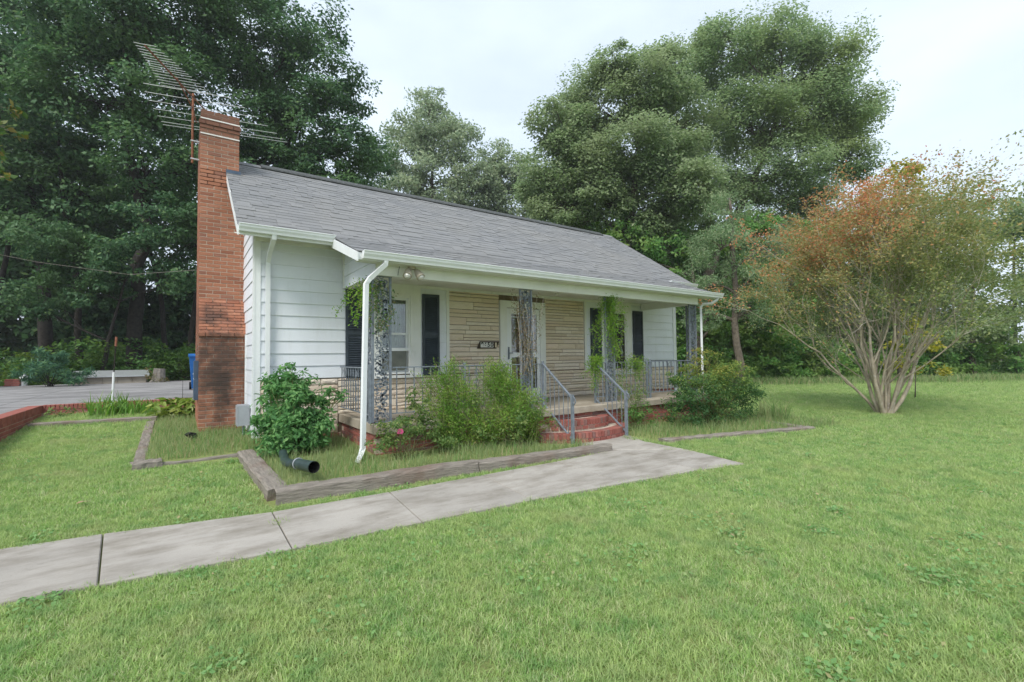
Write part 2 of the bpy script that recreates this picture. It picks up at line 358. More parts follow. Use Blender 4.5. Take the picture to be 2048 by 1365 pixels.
# ------------------------------------------------------------------ front walk
walk = MB(); WALK = [((-9, -2.05), (-9, -3.2)), ((-4.2, -2.55), (-4.2, -3.72)), ((-1.45, -2.85), (-1.35, -4.04)), ((-.18, -3.1), (-.19, -4.18)), ((.98, -3.14), (.88, -4.24)),
        ((2.19, -3.14), (2.06, -4.32)), ((3.4, -3.13), (3.3, -4.45)), ((4.62, -3.08), (4.55, -4.62)), ((5.56, -3.75), (5.32, -4.8))]
walk_o = empty('walk'); tag(walk_o, 'weathered concrete front walk leading to the brick steps', kind='structure')
def slab_piece(poly, z0, z1, name, mat, parent, g=.006, bev=.008):
    c = Vector((sum(p[0] for p in poly)/len(poly), sum(p[1] for p in poly)/len(poly)))
    q = [Vector(p)+(c-Vector(p)).normalized()*g for p in poly]; q2 = [p+(c-p).normalized()*bev for p in q]; n = len(q)
    vs_ = [(p.x, p.y, z0) for p in q]+[(p.x, p.y, z1-bev) for p in q]+[(p.x, p.y, z1) for p in q2]
    fs = [(i, (i+1) % n, n+(i+1) % n, n+i) for i in range(n)]+[(n+i, n+(i+1) % n, 2*n+(i+1) % n, 2*n+i) for i in range(n)]+[tuple(range(2*n, 3*n))]
    return MB().add(vs_, fs).build(name, mat, parent)
for (a, b), (c, d) in zip(WALK[:-1], WALK[1:]):
    slab_piece([b, d, c, a], -.06, .03, 'slab', M['walk'], walk_o)
slab_piece([(4.60, -3.04), (5.54, -3.71), (5.60, -2.9), (5.95, -2.15), (5.3, -2.0), (4.5, -2.0), (4.25, -2.2), (4.5, -2.75)], -.06, .033, 'slab', M['walk'], walk_o)
def on_walk(x, y, grow=0.0):
    x = np.asarray(x); y = np.asarray(y)
    ux = np.array([a[0] for a, b in WALK]); uy = np.array([a[1] for a, b in WALK]); lx = np.array([b[0] for a, b in WALK]); ly = np.array([b[1] for a, b in WALK])
    w = (y < np.interp(x, ux, uy)+grow) & (y > np.interp(x, lx, ly)-grow) & (x < 5.45)
    return w | ((x > 4.4) & (x < 5.58) & (y > -3.5) & (y < -2.0))
# ------------------------------------------------------------------ paved terrace with brick retaining wall
terr = empty('patio'); tag(terr, 'stained concrete patio slab behind the brick retaining wall', kind='structure')
PZ = .62
for (x0, x1) in ((-16, -12), (-12, -8), (-8, -3.42)):
    for (y0, y1) in ((-2, 1.4), (1.4, 5.1)):
        slab_piece([(x0, y0), (x1, y0), (x1, y1), (x0, y1)], .1, PZ, 'slab', M['patio'], terr)
for (x0, x1) in ((-16, -12), (-12, -8), (-8, -4), (-4, -.9), (-.9, 4.2)):
    for (y0, y1) in ((5.1, 9.5), (9.5, 13.7), (13.7, 17.5)):
        slab_piece([(x0, y0), (x1, y0), (x1, y1), (x0, y1)], .1, PZ, 'slab', M['patio'], terr)
def place(name, me, parent, loc, rot=(0, 0, 0), scale=(1, 1, 1)):
    o = bpy.data.objects.new(name, me); o.location = loc; o.rotation_euler = rot; o.scale = scale; return link(o, parent)
rg = random.Random(5)
bw = empty('brick_retaining_wall', (-3.3, 4.9, .3)); tag(bw, 'low red brick retaining wall edging the patio beside the lawn', 'brick wall')
BS = chamfer('brick', .2, .1, .057, .004, M['brick_wall'], .0012, 1); BR = chamfer('brick', .057, .21, .1, .004, M['brick_wall'], .0012, 2)
def wloc(x, y, z): return (x+3.3, y-4.9, z-.3)
mb = MB()
def put_local(mbx, x0, x1, y0, y1, z0, z1): mbx.box(x0+3.3, x1+3.3, y0-4.9, y1-4.9, z0-.3, z1-.3)
put_local(mb, -3.405, -3.205, -1.4, 4.9, -.02, .60); put_local(mb, -3.40, -.72, 4.91, 5.09, .1, .60)
mb.build('mortar_core', M['mortar_dark'], bw)
y = -1.35
while y < 4.95:   # cap of bricks on edge over the run towards the camera
    place('brick', BR, bw, wloc(-3.305, y, .595), (0, rg.uniform(-.01, .01), R(90))); y += .068
for k in range(7):
    z = .52-k*.068; y = -1.3+(k % 2)*.105
    while y < 4.85:
        if z > hz(-3.1, y)-.06: place('brick', BS, bw, wloc(-3.25+rg.uniform(-.002, .002), y, z), (0, 0, R(90)))
        y += .212
x = -3.18
while x < -.75:
    place('brick', BR, bw, wloc(x, 5.0, .595), (0, 0, rg.uniform(-.01, .01))); x += .068
for k in range(4):
    z = .52-k*.068; x = -3.1+(k % 2)*.105
    while x < -.75:
        place('brick', BS, bw, wloc(x, 4.955+rg.uniform(-.002, .002), z)); x += .212

# ------------------------------------------------------------------ HOUSE
house = empty('cottage'); tag(house, 'white single storey cottage with brick chimney, grey shingle roof and iron-railed front porch', 'house')
HX, HY = 10.55, 4.83
ZST, ZSL, ZB, ZS = 1.193, .578, 2.709, 3.46
RIDY, RIDZ, SL = 2.416, 5.455, .662
def rz(y): return RIDZ-abs(RIDY-y)*SL
body = MB()
def wallbox(*a): body.box(*a)
# front wall panels around the openings (window 1, door, window 2)
W1 = (1.97, 2.55, 1.22, 2.66); DR = (4.72, 5.62, .60, 2.56); W2 = (7.74, 8.47, 1.10, 2.62)
xs = [.0, W1[0], W1[1], DR[0], DR[1], W2[0], W2[1], HX]
for i, (a, b) in enumerate(zip(xs[:-1], xs[1:])):
    if i % 2 == 0: wallbox(a, b, .02, .14, 0, ZS+.06)
    else:
        w = (W1, DR, W2)[i//2]; wallbox(a, b, .02, .14, 0, w[2]); wallbox(a, b, .02, .14, w[3], ZS+.06)
wallbox(0, HX, HY-.12, HY, 0, ZS)
for x0 in (.012, HX-.132):
    body.prism([(.14, 0), (HY-.12, 0), (HY-.12, ZS), (RIDY, rz(RIDY)-.14), (.14, rz(.14)-.14)], x0, x0+.12)
body.box(.15, HX-.15, 1.2, 1.25, .2, 3.4)     # inner partition keeps the rooms dark
body.build('wall_core', M['stone_joint'], house)
sd_o = empty('front_siding'); sd_o.parent = house
def plank(x0, x1, z, hgt_, parent, y=0.0, name='siding_plank', mat='siding'):
    p = [(y+.012, z), (y-.016, z), (y-.018, z+.006), (y-.003, z+hgt_), (y+.012, z+hgt_)]
    MB().prism(p, x0, x1).build(name, M[mat], parent)
z = ZST
while z < ZS-.01:
    hh = min(.2032, ZS-z)
    plank(.075, 1.95 if z > 1.1 else 3.3, z, hh, sd_o); plank(2.56, 3.30, z, hh, sd_o); plank(7.04, 7.73, z, hh, sd_o); plank(8.48, 10.44, z, hh, sd_o)
    z += .2032
tr = MB(); tr.box(.0, .075, -.026, .02, .3, ZS); tr.build('corner_board', M['white'], house)
tr = MB(); tr.box(10.44, 10.57, -.028, .02, .3, ZS); tr.build('corner_board', M['white'], house)
tr = MB(); tr.box(3.30, 3.36, -.03, .02, ZST-.01, 2.9); tr.build('trim_board', M['trim'], house)
tr = MB(); tr.box(7.0, 7.06, -.03, .02, ZST-.01, 2.9); tr.build('trim_board', M['trim'], house)
for a_, b_ in ((0, 1.34), (9.2, HX)): MB().box(a_, b_, -.045, .02, ZS-.10, ZS+.08).build('frieze_board', M['soffit'], house)
# gable siding towards the chimney
gs = empty('gable_siding'); gs.parent = house
z = .33
while z < 5.2:
    hh = .2032; zt = z+hh
    def ylim(zz): return max(0.02, RIDY-(RIDZ-.16-zz)/SL) if zz > 3.2 else .02
    y0, y1 = ylim(z), ylim(zt); yb0, yb1 = min(HY, 2*RIDY-y0), min(HY, 2*RIDY-y1)
    if y1 < RIDY-.02:
        MB().add([(-.016, y0, z), (-.016, yb0, z), (-.002, yb1, zt), (-.002, y1, zt), (.012, y0, z), (.012, yb0, z), (.012, yb1, zt), (.012, y1, zt)],
             [(0, 3, 2, 1), (0, 1, 5, 4), (3, 7, 6, 2), (0, 4, 7, 3), (1, 2, 6, 5)]).build('siding_plank', M['siding'], gs)
    z += hh
MB().box(-.03, .0, -.03, .07, .298, ZS+.002).build('corner_board', M['white'], house)
MB().box(-.03, .005, 1.045, 1.075, .33, 1.95).build('chimney_trim', M['white'], house)
MB().box(HX-.01, HX+.004, 0.02, HY, .3, ZS-.1).build('end_wall', M['siding'], house)

# stone veneer
st = empty('stone_veneer'); st.parent = house
tmpl = []
for s_ in range(7):
    rgs = random.Random(40+s_); nX, nZ = 5, 3; vs_ = []; fs = []
    for j in range(nZ+1):
        for i in range(nX+1):
            u, v = i/nX-.5, j/nZ-.5; edge = i in (0, nX) or j in (0, nZ)
            vs_.append((u, 0 if edge else -rgs.uniform(.35, 1.0), v))
    for j in range(nZ):
        for i in range(nX):
            a = j*(nX+1)+i; fs.append((a, a+1, a+nX+2, a+nX+1))
    b0 = len(vs_); vs_ += [(-.5, 1.2, -.5), (.5, 1.2, -.5), (.5, 1.2, .5), (-.5, 1.2, .5)]
    c0, c1, c2, c3 = 0, nX, nZ*(nX+1)+nX, nZ*(nX+1)
    fs += [tuple([c0]+[b0, b0+1]+[c1]+list(range(nX-1, 0, -1))), tuple([c3]+list(range(c3+1, c2))+[c2, b0+2, b0+3]),
           tuple([c1, b0+1, b0+2, c2]+[nX+(nX+1)*k for k in range(nZ-1, 0, -1)]), tuple([c0]+[(nX+1)*k for k in range(1, nZ)]+[c3, b0+3, b0])]
    me = bpy.data.meshes.new('stone'); me.from_pydata(vs_, [], fs); me.materials.append(M['stone']); tmpl.append(me)
def stones(x0, x1, z0, z1, rg):
    z = z0
    while z < z1-.02:
        hh = rg.choice([.065, .08, .10, .13, .155]); hh = min(hh, z1-z)
        if z1-z-hh < .035: hh = z1-z
        x = x0
        while x < x1-.02:
            L = rg.uniform(.26, .78)
            if x1-x-L < .16: L = x1-x
            rows = [(z, hh)] if hh < .11 or rg.random() < .45 else [(z, hh*.45), (z+hh*.45, hh*.55)]
            for (zz, h2) in rows:
                place('stone', rg.choice(tmpl), st, (x+L/2, -.004, zz+h2/2), (0, 0, 0), ((L-.010)*rg.choice((1, -1)), rg.uniform(.012, .028), (h2-.011)))
            x += L
        z += hh
rg = random.Random(11)
stones(3.365, 4.545, ZST, 2.84, rg); stones(5.785, 6.995, ZST, 2.84, rg)
stones(.0, 1.25, .27, ZST-.012, rg); stones(1.25, 4.545, ZSL, ZST-.012, rg); stones(5.785, 10.5, ZSL, ZST-.012, rg)
MB().box(0, 1.3, -.006, .02, .0, .265).build('foundation', M['mortar_dark'], house)
fb = empty('foundation_bricks'); fb.parent = house
BF = chamfer('brick', .2, .02, .057, .003, M['brick_red'], .001, 3)
for k in range(4):
    for i in range(7):
        x = .1+i*.212-(k % 2)*.1
        if x > .05 and x < 1.25: place('brick', BF, fb, (x, -.008, .235-k*.067))
MB().box(9.36, HX, -.01, .02, 0, .575).build('foundation', M['brick_red'], house)

# shutters
def shutter(x0, x1, z0, z1):
    o = empty('shutter', ((x0+x1)/2, -.03, (z0+z1)/2)); o.parent = house; w, h_ = (x1-x0)/2, (z1-z0)/2
    f = MB(); f.box(-w, -w+.045, -.016, .016, -h_, h_); f.box(w-.045, w, -.016, .016, -h_, h_)
    f.box(-w+.045, w-.045, -.015, .015, h_-.06, h_); f.box(-w+.045, w-.045, -.015, .015, -h_, -h_+.07); f.box(-w+.045, w-.045, -.015, .015, -.03, .03)
    f.box(-w+.045, w-.045, .008, .014, -h_+.07, h_-.06)
    f.build('frame', M['shutter'], o)
    sl = MB().add([(-w+.045, -.013, -.017), (w-.045, -.013, -.017), (w-.045, .006, .014), (-w+.045, .006, .014), (-w+.045, -.009, -.019), (w-.045, -.009, -.019), (w-.045, .010, .012), (-w+.045, .010, .012)],
        [(0, 1, 2, 3), (4, 7, 6, 5), (0, 4, 5, 1), (3, 2, 6, 7)])
    first = None; zz = -h_+.09
    while zz < h_-.07:
        if abs(zz) > .045:
            if first is None: first = sl.build('louvre', M['shutter'], o, loc=(0, 0, zz))
            else: place('louvre', first.data, o, (0, 0, zz))
        zz += .04
for a in ((1.37, 1.73, 1.185, 2.72), (2.79, 3.14, 1.185, 2.72), (7.2, 7.56, 1.15, 2.68), (8.74, 9.12, 1.15, 2.68)): shutter(*a)

# windows
def window(w, trim, sillz, screen, ac):
    x0, x1, z0, z1 = w; o = empty('window', ((x0+x1)/2, 0, z0)); o.parent = house
    def L(mb_, a, b, c, d, e, f): mb_.box(a-(x0+x1)/2, b-(x0+x1)/2, c, d, e-z0, f-z0)
    t = MB(); L(t, x0-trim, x0, -.042, .03, z0-.02, z1+trim); L(t, x1, x1+trim, -.042, .03, z0-.02, z1+trim); L(t, x0, x1, -.04, .03, z1, z1+trim); t.build('casing', M['trim'], o)
    t = MB(); L(t, x0-trim-.03, x1+trim+.03, -.075, .03, sillz-.05, z0-.022); t.build('sill', M['trim'], o)
    j = MB(); L(j, x0, x0+.035, -.02, .10, z0, z1); L(j, x1-.035, x1, -.02, .10, z0, z1); L(j, x0+.035, x1-.035, -.02, .10, z1-.04, z1); L(j, x0+.035, x1-.035, -.02, .1, z0, z0+.03); j.build('frame', M['trim'], o)
    zm = z0+(z1-z0)*.51
    for (a, b, yy) in ((zm-.02, z1-.04, .03), (z0+.03, zm+.02, .05)):
        s_ = MB(); L(s_, x0+.035, x0+.07, yy-.014, yy+.014, a, b); L(s_, x1-.07, x1-.035, yy-.014, yy+.014, a, b); L(s_, x0+.07, x1-.07, yy-.014, yy+.014, b-.04, b); L(s_, x0+.07, x1-.07, yy-.014, yy+.014, a, a+.04)
        s_.build('sash', M['white'], o)
        g_ = MB(); L(g_, x0+.07, x1-.07, yy-.002, yy+.002, a+.04, b-.04); g_.build('pane', M['glass'], o)
    if screen:
        g_ = MB(); L(g_, x0+.036, x1-.036, .0, .002, z0+.03, z1-.04); g_.build('screen', M['screen'], o)
    c = MB(); n = 28; pts = [(x0-.05+(x1-x0+.1)*i/n, .17+.012*math.sin(i*2.1)) for i in range(n+1)]
    c.add([(p[0]-(x0+x1)/2, p[1], -.05) for p in pts]+[(p[0]-(x0+x1)/2, p[1], z1-z0) for p in pts], [(i, i+1, n+2+i, n+1+i) for i in range(n)]); c.build('curtain', M['curtain'], o)
    if ac:
        a = MB(); L(a, x0+.072, x1-.072, -.012, .036, z0+.07, z0+.42); a.build('filler_panel', M['grey_panel'], o)
        a = MB(); L(a, x0+.036, x1-.036, -.018, .02, z0+.42, z0+.475); a.build('rail', M['white'], o)
M['grey_panel'] = simple('grey_green_panel', (.13, .14, .12), .5, .2, 6)
window(W1, .2, 1.2, False, True); window(W2, .2, 1.08, True, False)

# front door behind a white storm door
d = empty('front_door', (5.17, 0, .6)); d.parent = house
def DL(mb_, a, b, c, e, f, g): mb_.box(a-5.17, b-5.17, c, e, f-.6, g-.6)
t = MB(); DL(t, 4.552, DR[0], -.042, .03, .575, 2.71); DL(t, DR[1], 5.775, -.042, .03, .575, 2.71); DL(t, DR[0], DR[1], -.04, .03, DR[3], 2.71); t.build('casing', M['trim'], d)
t = MB(); DL(t, 4.725, 4.84, -.03, .0, .61, 2.55); DL(t, 5.53, 5.615, -.03, .0, .61, 2.55); DL(t, 4.84, 5.53, -.029, .0, 2.43, 2.55); DL(t, 4.84, 5.53, -.029, .0, 1.5, 1.6); DL(t, 4.84, 5.53, -.029, .0, .61, .82); DL(t, 4.84, 5.53, -.018, -.008, 2.36, 2.375)
t.build('storm_door_frame', M['white'], d)
for a, b in ((.82, 1.5), (1.6, 2.43)):
    t = MB(); DL(t, 4.84, 5.53, -.016, -.012, a, b); t.build('storm_door_pane', M['glass'], d)
t = MB(); DL(t, 4.73, 5.61, .06, .10, .6, 2.55); t.build('wooden_door', M['door_wood'], d)
for (a, b, c, e) in ((4.84, 5.12, .75, 1.4), (5.22, 5.5, .75, 1.4), (4.84, 5.12, 1.55, 2.0), (5.22, 5.5, 1.55, 2.0)):
    t = MB(); DL(t, a, b, .045, .061, c, e); t.build('door_panel', M['door_wood'], d)
t = MB(); DL(t, 4.745, 4.77, -.06, -.031, 1.46, 1.72); t.box(4.74-5.17, 4.85-5.17, -.075, -.06, .98, 1.0); t.build('handle', M['iron'], d)
MB().box(4.6, 5.72, -.16, -.045, .58, .612).build('door_threshold', M['grey_plastic'], house)

# ------------------------------------------------------------------ roof
roof = empty('roof'); roof.parent = house
XL, XR = -.28, 10.62; EY = -.60
PX0, PX1, PY, PZr = 1.03, 9.75, -1.84, 2.995
EZ = rz(EY)
dk = MB()
dk.add([(XL, EY, EZ-.03), (XR, EY, EZ-.03), (XR, RIDY, RIDZ-.03), (XL, RIDY, RIDZ-.03), (XL, EY, EZ-.13), (XR, EY, EZ-.13), (XR, RIDY, RIDZ-.13), (XL, RIDY, RIDZ-.13)],
       [(0, 1, 2, 3), (7, 6, 5, 4), (0, 4, 5, 1), (1, 5, 6, 2), (3, 7, 4, 0)])
BY = 2*RIDY-EY
dk.add([(XL, BY, EZ-.03), (XR, BY, EZ-.03), (XR, RIDY, RIDZ-.03), (XL, RIDY, RIDZ-.03), (XL, BY, EZ-.13), (XR, BY, EZ-.13), (XR, RIDY, RIDZ-.13), (XL, RIDY, RIDZ-.13)],
       [(3, 2, 1, 0), (4, 5, 6, 7), (1, 5, 4, 0), (2, 6, 5, 1), (0, 4, 7, 3)])
dk.build('deck', M['ridge'], roof)
PSL = (EZ-PZr)/(EY-PY)
dk = MB()
dk.add([(PX0, PY, PZr-.03), (PX1, PY, PZr-.03), (PX1, EY+.12, EZ-.03+.12*PSL), (PX0, EY+.12, EZ-.03+.12*PSL), (PX0, PY, PZr-.10), (PX1, PY, PZr-.10), (PX1, EY+.12, EZ-.10+.12*PSL), (PX0, EY+.12, EZ-.10+.12*PSL)],
       [(0, 1, 2, 3), (7, 6, 5, 4), (0, 4, 5, 1), (1, 5, 6, 2), (3, 7, 4, 0)])
dk.build('porch_deck', M['ridge'], roof)
# shingles: one tab at a time; those nearest the camera are parts, the rest one joined piece
rg = random.Random(21); tabs = []
def course_rows(y0, z0, slope, x0, x1, n, exp, yskip=None):
    ca = math.cos(math.atan(slope)); sa = math.sin(math.atan(slope))
    for k in range(n):
        x = x0-rg.uniform(0, .3)
        while x < x1:
            L = rg.choice((.14, .2, .26, .32)); a, b = max(x, x0), min(x+L, x1)
            if b-a > .04:
                th = rg.choice((.0085, .009, .0095, .0145)); s_ = k*exp+rg.uniform(-.002, .002)
                tabs.append(((a+b)/2, y0+s_*ca, z0+s_*sa, b-a-.002, exp+.001, th, slope))
            x += L
NM = 26; EXP = (RIDY-EY)/math.cos(math.atan(SL))/NM
course_rows(EY-.02, EZ-.028, SL, XL-.015, XR+.015, NM, EXP)
NP = 9; EXP2 = (EY-PY)/math.cos(math.atan(PSL))/NP
course_rows(PY-.02, PZr-.028, PSL, PX0-.015, PX1+.015, NP, EXP2)
tabs.sort(key=lambda t: (Vector(t[:3])-CAM).length)
def tabmesh(k): return MB().add([(-.5, 0, 0), (.5, 0, 0), (.5, 1, 0), (-.5, 1, 0), (-.5, 0, 1), (.5, 0, 1), (.5, 1, k), (-.5, 1, k)], [(4, 5, 6, 7), (0, 1, 5, 4), (1, 2, 6, 5), (3, 0, 4, 7), (0, 3, 2, 1)])
U = tabmesh(.45); UU = {False: tabmesh(.45), True: tabmesh(.74)}; TM = {}
for k_, u_ in UU.items():
    TM[k_] = bpy.data.meshes.new('shingle'); TM[k_].from_pydata(u_.v, [], u_.f); TM[k_].materials.append(M['shingle'])
for t in tabs[:300]: place('shingle', TM[t[5] > .011], roof, t[:3], (math.atan(t[6]), 0, 0), t[3:6])
V = []; F = []; A = []; uv = np.array(U.v)
for t in tabs[300:]:
    uv = np.array(UU[t[5] > .011].v); a = math.atan(t[6]); q = uv*np.array(t[3:6]); q = np.stack([q[:, 0], q[:, 1]*math.cos(a)-q[:, 2]*math.sin(a), q[:, 1]*math.sin(a)+q[:, 2]*math.cos(a)], 1)+np.array(t[:3])
    n = len(V); V += list(q); F += [tuple(i+n for i in f) for f in U.f]; A += [rg.random()]*len(U.f)
o = obj('shingles', np_mesh('shingles', V, F, A), M['shingle'], roof); tag(o, kind='stuff')
rv = MB(); rv.prism([(RIDY-.16, RIDZ-.085), (RIDY-.15, RIDZ-.055), (RIDY, RIDZ+.045), (RIDY+.15, RIDZ-.055), (RIDY+.16, RIDZ-.085)], .35, 10.1); rv.build('ridge_vent', M['ridge'], roof)
rv = MB(); rv.prism([(RIDY-.15, RIDZ-.09), (RIDY, RIDZ+.012), (RIDY+.15, RIDZ-.09), (RIDY, RIDZ-.02)], XL, XR); rv.build('ridge_cap', M['shingle'], roof)
# back slope shingle sheet (never seen from the front)
MB().add([(XL, BY, EZ-.02), (XR, BY, EZ-.02), (XR, RIDY, RIDZ-.02), (XL, RIDY, RIDZ-.02)], [(3, 2, 1, 0)]).build('back_slope', M['shingle'], roof)
# rake boards, soffits, fascia
for x0 in (XL-.012, XR-.008):
    MB().add([(x0, EY, EZ-.035), (x0+.02, EY, EZ-.035), (x0+.02, RIDY, RIDZ-.035), (x0, RIDY, RIDZ-.035), (x0, EY, EZ-.17), (x0+.02, EY, EZ-.17), (x0+.02, RIDY, RIDZ-.17), (x0, RIDY, RIDZ-.17)],
         [(0, 1, 2, 3), (7, 6, 5, 4), (0, 4, 5, 1), (1, 5, 6, 2), (2, 6, 7, 3), (3, 7, 4, 0)]).build('rake_board', M['white'], roof)
for (a, b) in ((XL, PX0+.02), (PX1-.35, XR)):
    MB().add([(a, EY+.02, EZ-.135), (b, EY+.02, EZ-.135), (b, .0, ZS+.005), (a, .0, ZS+.005), (a, EY+.02, EZ-.15), (b, EY+.02, EZ-.15), (b, 0, ZS-.01), (a, 0, ZS-.01)], [(3, 2, 1, 0), (4, 5, 6, 7), (0, 1, 5, 4), (1, 2, 6, 5), (0, 4, 7, 3)]).build('soffit', M['soffit'], roof)
    MB().box(a, b, EY-.012, EY+.018, EZ-.16, EZ-.035).build('fascia', M['white'], roof)
# gutters (open channel)
def gutter(x0, x1, y, ztop, name='gutter'):
    o = empty(name, (x0, y, ztop)); o.parent = house; L = x1-x0
    prof = [(0, 0), (0, -.105), (-.075, -.105), (-.085, -.075), (-.105, -.045), (-.112, -.014), (-.122, -.010), (-.122, .0), (-.112, .0)]
    g = MB(); g.sheet(prof, 0, L)
    g.sheet([(p[0]+.004 if p[0] < -.01 else -.004, max(p[1]+.004, p[1]) if p[1] < -.09 else p[1]) for p in prof[:6]], 0, L)
    for t_ in (0, L): g.add([(t_, p[0], p[1]) for p in prof], [tuple(range(len(prof)))])
    g.build('channel', M['white'], o)
    w = MB(); w.box(.01, L-.01, -.10, -.006, -.05, -.045); w.build('gutter_bed', M['soil'], o)
    return o
gutter(XL, 1.03, EY-.014, EZ-.02); gutter(9.45, XR, EY-.014, EZ-.02); gutter(PX0+.05, PX1+.02, PY-.012, PZr-.02)
# sloped bargeboard closing the left end of the porch roof
for (xa, s_) in ((PX0-.03, 1), (PX1+.008, 1)):
    MB().add([(xa, PY-.05, PZr-.045), (xa+.022, PY-.05, PZr-.045), (xa+.022, EY+.02, EZ-.045), (xa, EY+.02, EZ-.045), (xa, PY-.05, PZr-.165), (xa+.022, PY-.05, PZr-.165), (xa+.022, EY+.02, EZ-.19), (xa, EY+.02, EZ-.19)],
         [(0, 1, 2, 3), (7, 6, 5, 4), (0, 4, 5, 1), (1, 5, 6, 2), (2, 6, 7, 3), (3, 7, 4, 0)]).build('bargeboard', M['white'], roof)
# ------------------------------------------------------------------ porch
porch = empty('porch'); porch.parent = house
PXa, PXb, PD = 1.35, 9.20, -1.63
b = MB(); b.box(PXa, PXb, PD, PD+.15, ZB, 2.95); b.build('front_beam', M['trim'], porch)
b = MB(); b.box(PXa-.012, PXb+.012, PD-.022, PD-.002, ZB+.16, ZB+.24); b.build('beam_moulding', M['soffit'], porch)
b = MB(); b.box(PX0+.02, PX1, PY+.02, PD-.024, PZr-.135, PZr-.12); b.build('eave_soffit', M['soffit'], porch)
b = MB(); b.box(PX0, PX1, PY-.01, PY+.015, PZr-.135, PZr-.035); b.build('fascia', M['white'], porch)
for (xa, xb) in ((PXa, PXa+.14), (PXb-.14, PXb)):
    b = MB(); b.prism([(PD+.15, ZB), (-.03, ZB), (-.03, 3.34), (EY, EZ-.12), (PD+.15, PZr-.10+.33*PSL)], xa+.005, xb-.005); b.build('side_beam', M['trim'], porch)
for k in range(4):
    z = ZB+k*.2032
    def yl(zz): return max(PD, PY+(zz-(PZr-.14))/PSL)
    y0, y1 = yl(z), yl(z+.2)
    if y1 < -.1: MB().add([(PXa-.016, y0, z), (PXa-.016, -.035, z), (PXa-.003, -.035, z+.2), (PXa-.003, y1, z+.2), (PXa+.004, y0, z), (PXa+.004, -.035, z), (PXa+.004, -.035, z+.2), (PXa+.004, y1, z+.2)],
             [(3, 2, 1, 0), (0, 1, 5, 4), (0, 4, 7, 3), (1, 2, 6, 5)]).build('siding_plank', M['siding'], porch)
MB().box(PXa-.03, PXa+.01, -.07, -.03, ZB-.0, 3.4).build('corner_board', M['trim'], porch)
c = MB(); c.box(PXa+.14, PXb-.14, PD+.15, .02, 2.87, 2.89); c.build('ceiling', M['soffit'], porch)
c = MB(); c.box(PXa+.14, PXb-.14, -.05, -.02, 2.82, 2.87); c.build('ceiling_moulding', M['trim'], porch)
# floor slab in three pours with a worn edge
SX0, SX1, SY = 1.264, 9.31, -1.794
fl = empty('porch_floor'); fl.parent = porch
def fslab(a, b):
    rgf = random.Random(int(a*10)); n = int((b-a)/.12); vs_ = []; fs = []
    for i in range(n+1):
        x = a+(b-a)*i/n; e = rgf.uniform(-.006, .006); d_ = rgf.uniform(0, .02)
        vs_ += [(x, .0, ZSL), (x, SY+.02+e, ZSL), (x, SY+e, ZSL-.02), (x, SY+e*.5, ZSL-.13+d_*.5), (x, .0, ZSL-.13)]
    for i in range(n):
        for k in range(4): fs.append((i*5+k, i*5+k+1, i*5+k+6, i*5+k+5))
    fs += [(0, 1, 2, 3, 4)[::-1], tuple(n*5+k for k in range(5))]
    MB().add(vs_, fs).build('concrete_slab', M['slab'], fl)
for a, b_ in ((SX0, 4.0), (4.003, 6.3), (6.303, SX1)): fslab(a, b_)
# brick skirt below the slab
sk = empty('brick_skirt'); sk.parent = porch
MB().box(SX0+.05, SX1-.06, SY+.075, -.01, -.05, ZSL-.132).build('mortar_core', M['mortar'], sk)
BK = chamfer('brick', .2, .06, .057, .004, M['brick_red'], .0012, 6); rg = random.Random(9)
for k in range(6):
    z = ZSL-.132-.034-k*.0675; x = SX0+.14+(k % 2)*.105
    while x < SX1-.12:
        if not (4.35 < x < 5.85 and z < .3): place('brick', BK, sk, (x, SY+.09+rg.uniform(-.002, .002), z))
        x += .2115
    y = SY+.16+(k % 2)*.105
    while y < -.12: place('brick', BK, sk, (SX0+.065+rg.uniform(-.002, .002), y, z), (0, 0, R(90))); y += .2115
# half-round brick steps
steps = empty('brick_steps', (5.1, -1.79, 0)); steps.parent = porch
def step(rx, ry, ztop, zbot):
    core = [(rx*.985*math.cos(a), -ry*.985*math.sin(a)) for a in np.linspace(0, math.pi, 40)]+[]
    MB().prism(core, zbot, ztop-.012, 'z').build('mortar_core', M['mortar'], steps)
    per = []; aa = np.linspace(0, math.pi, 400); P = np.stack([rx*np.cos(aa), -ry*np.sin(aa)], 1)
    cum = np.concatenate([[0], np.cumsum(np.linalg.norm(np.diff(P, axis=0), axis=1))]); L = cum[-1]
    n = int(L/.072)
    for i in range(n):
        s_ = (i+.5)*L/n; a = np.interp(s_, cum, aa); x, y = rx*math.cos(a), -ry*math.sin(a)
        tx, ty = -rx*math.sin(a), -ry*math.cos(a); ang = math.atan2(ty, tx)
        nx_, ny_ = ry*math.cos(a), -rx*math.sin(a); l_ = math.hypot(nx_, ny_); nx_, ny_ = nx_/l_, ny_/l_
        dz = rg.uniform(-.002, .002)
        place('brick', BE, steps, (x-nx_*.085, y-ny_*.085, ztop-.05+dz), (0, 0, ang))
        if i % 2 == 0: place('brick', BE2, steps, (x-nx_*.082, y-ny_*.082, ztop-.138+dz), (0, 0, ang))
BE = chamfer('brick', .060, .19, .1, .004, M['brick_red'], .001, 7); BE2 = chamfer('brick', .125, .19, .06, .004, M['brick_red'], .001, 8)
step(.70, .30, .375, .0); step(1.12, .58, .195, -.05)

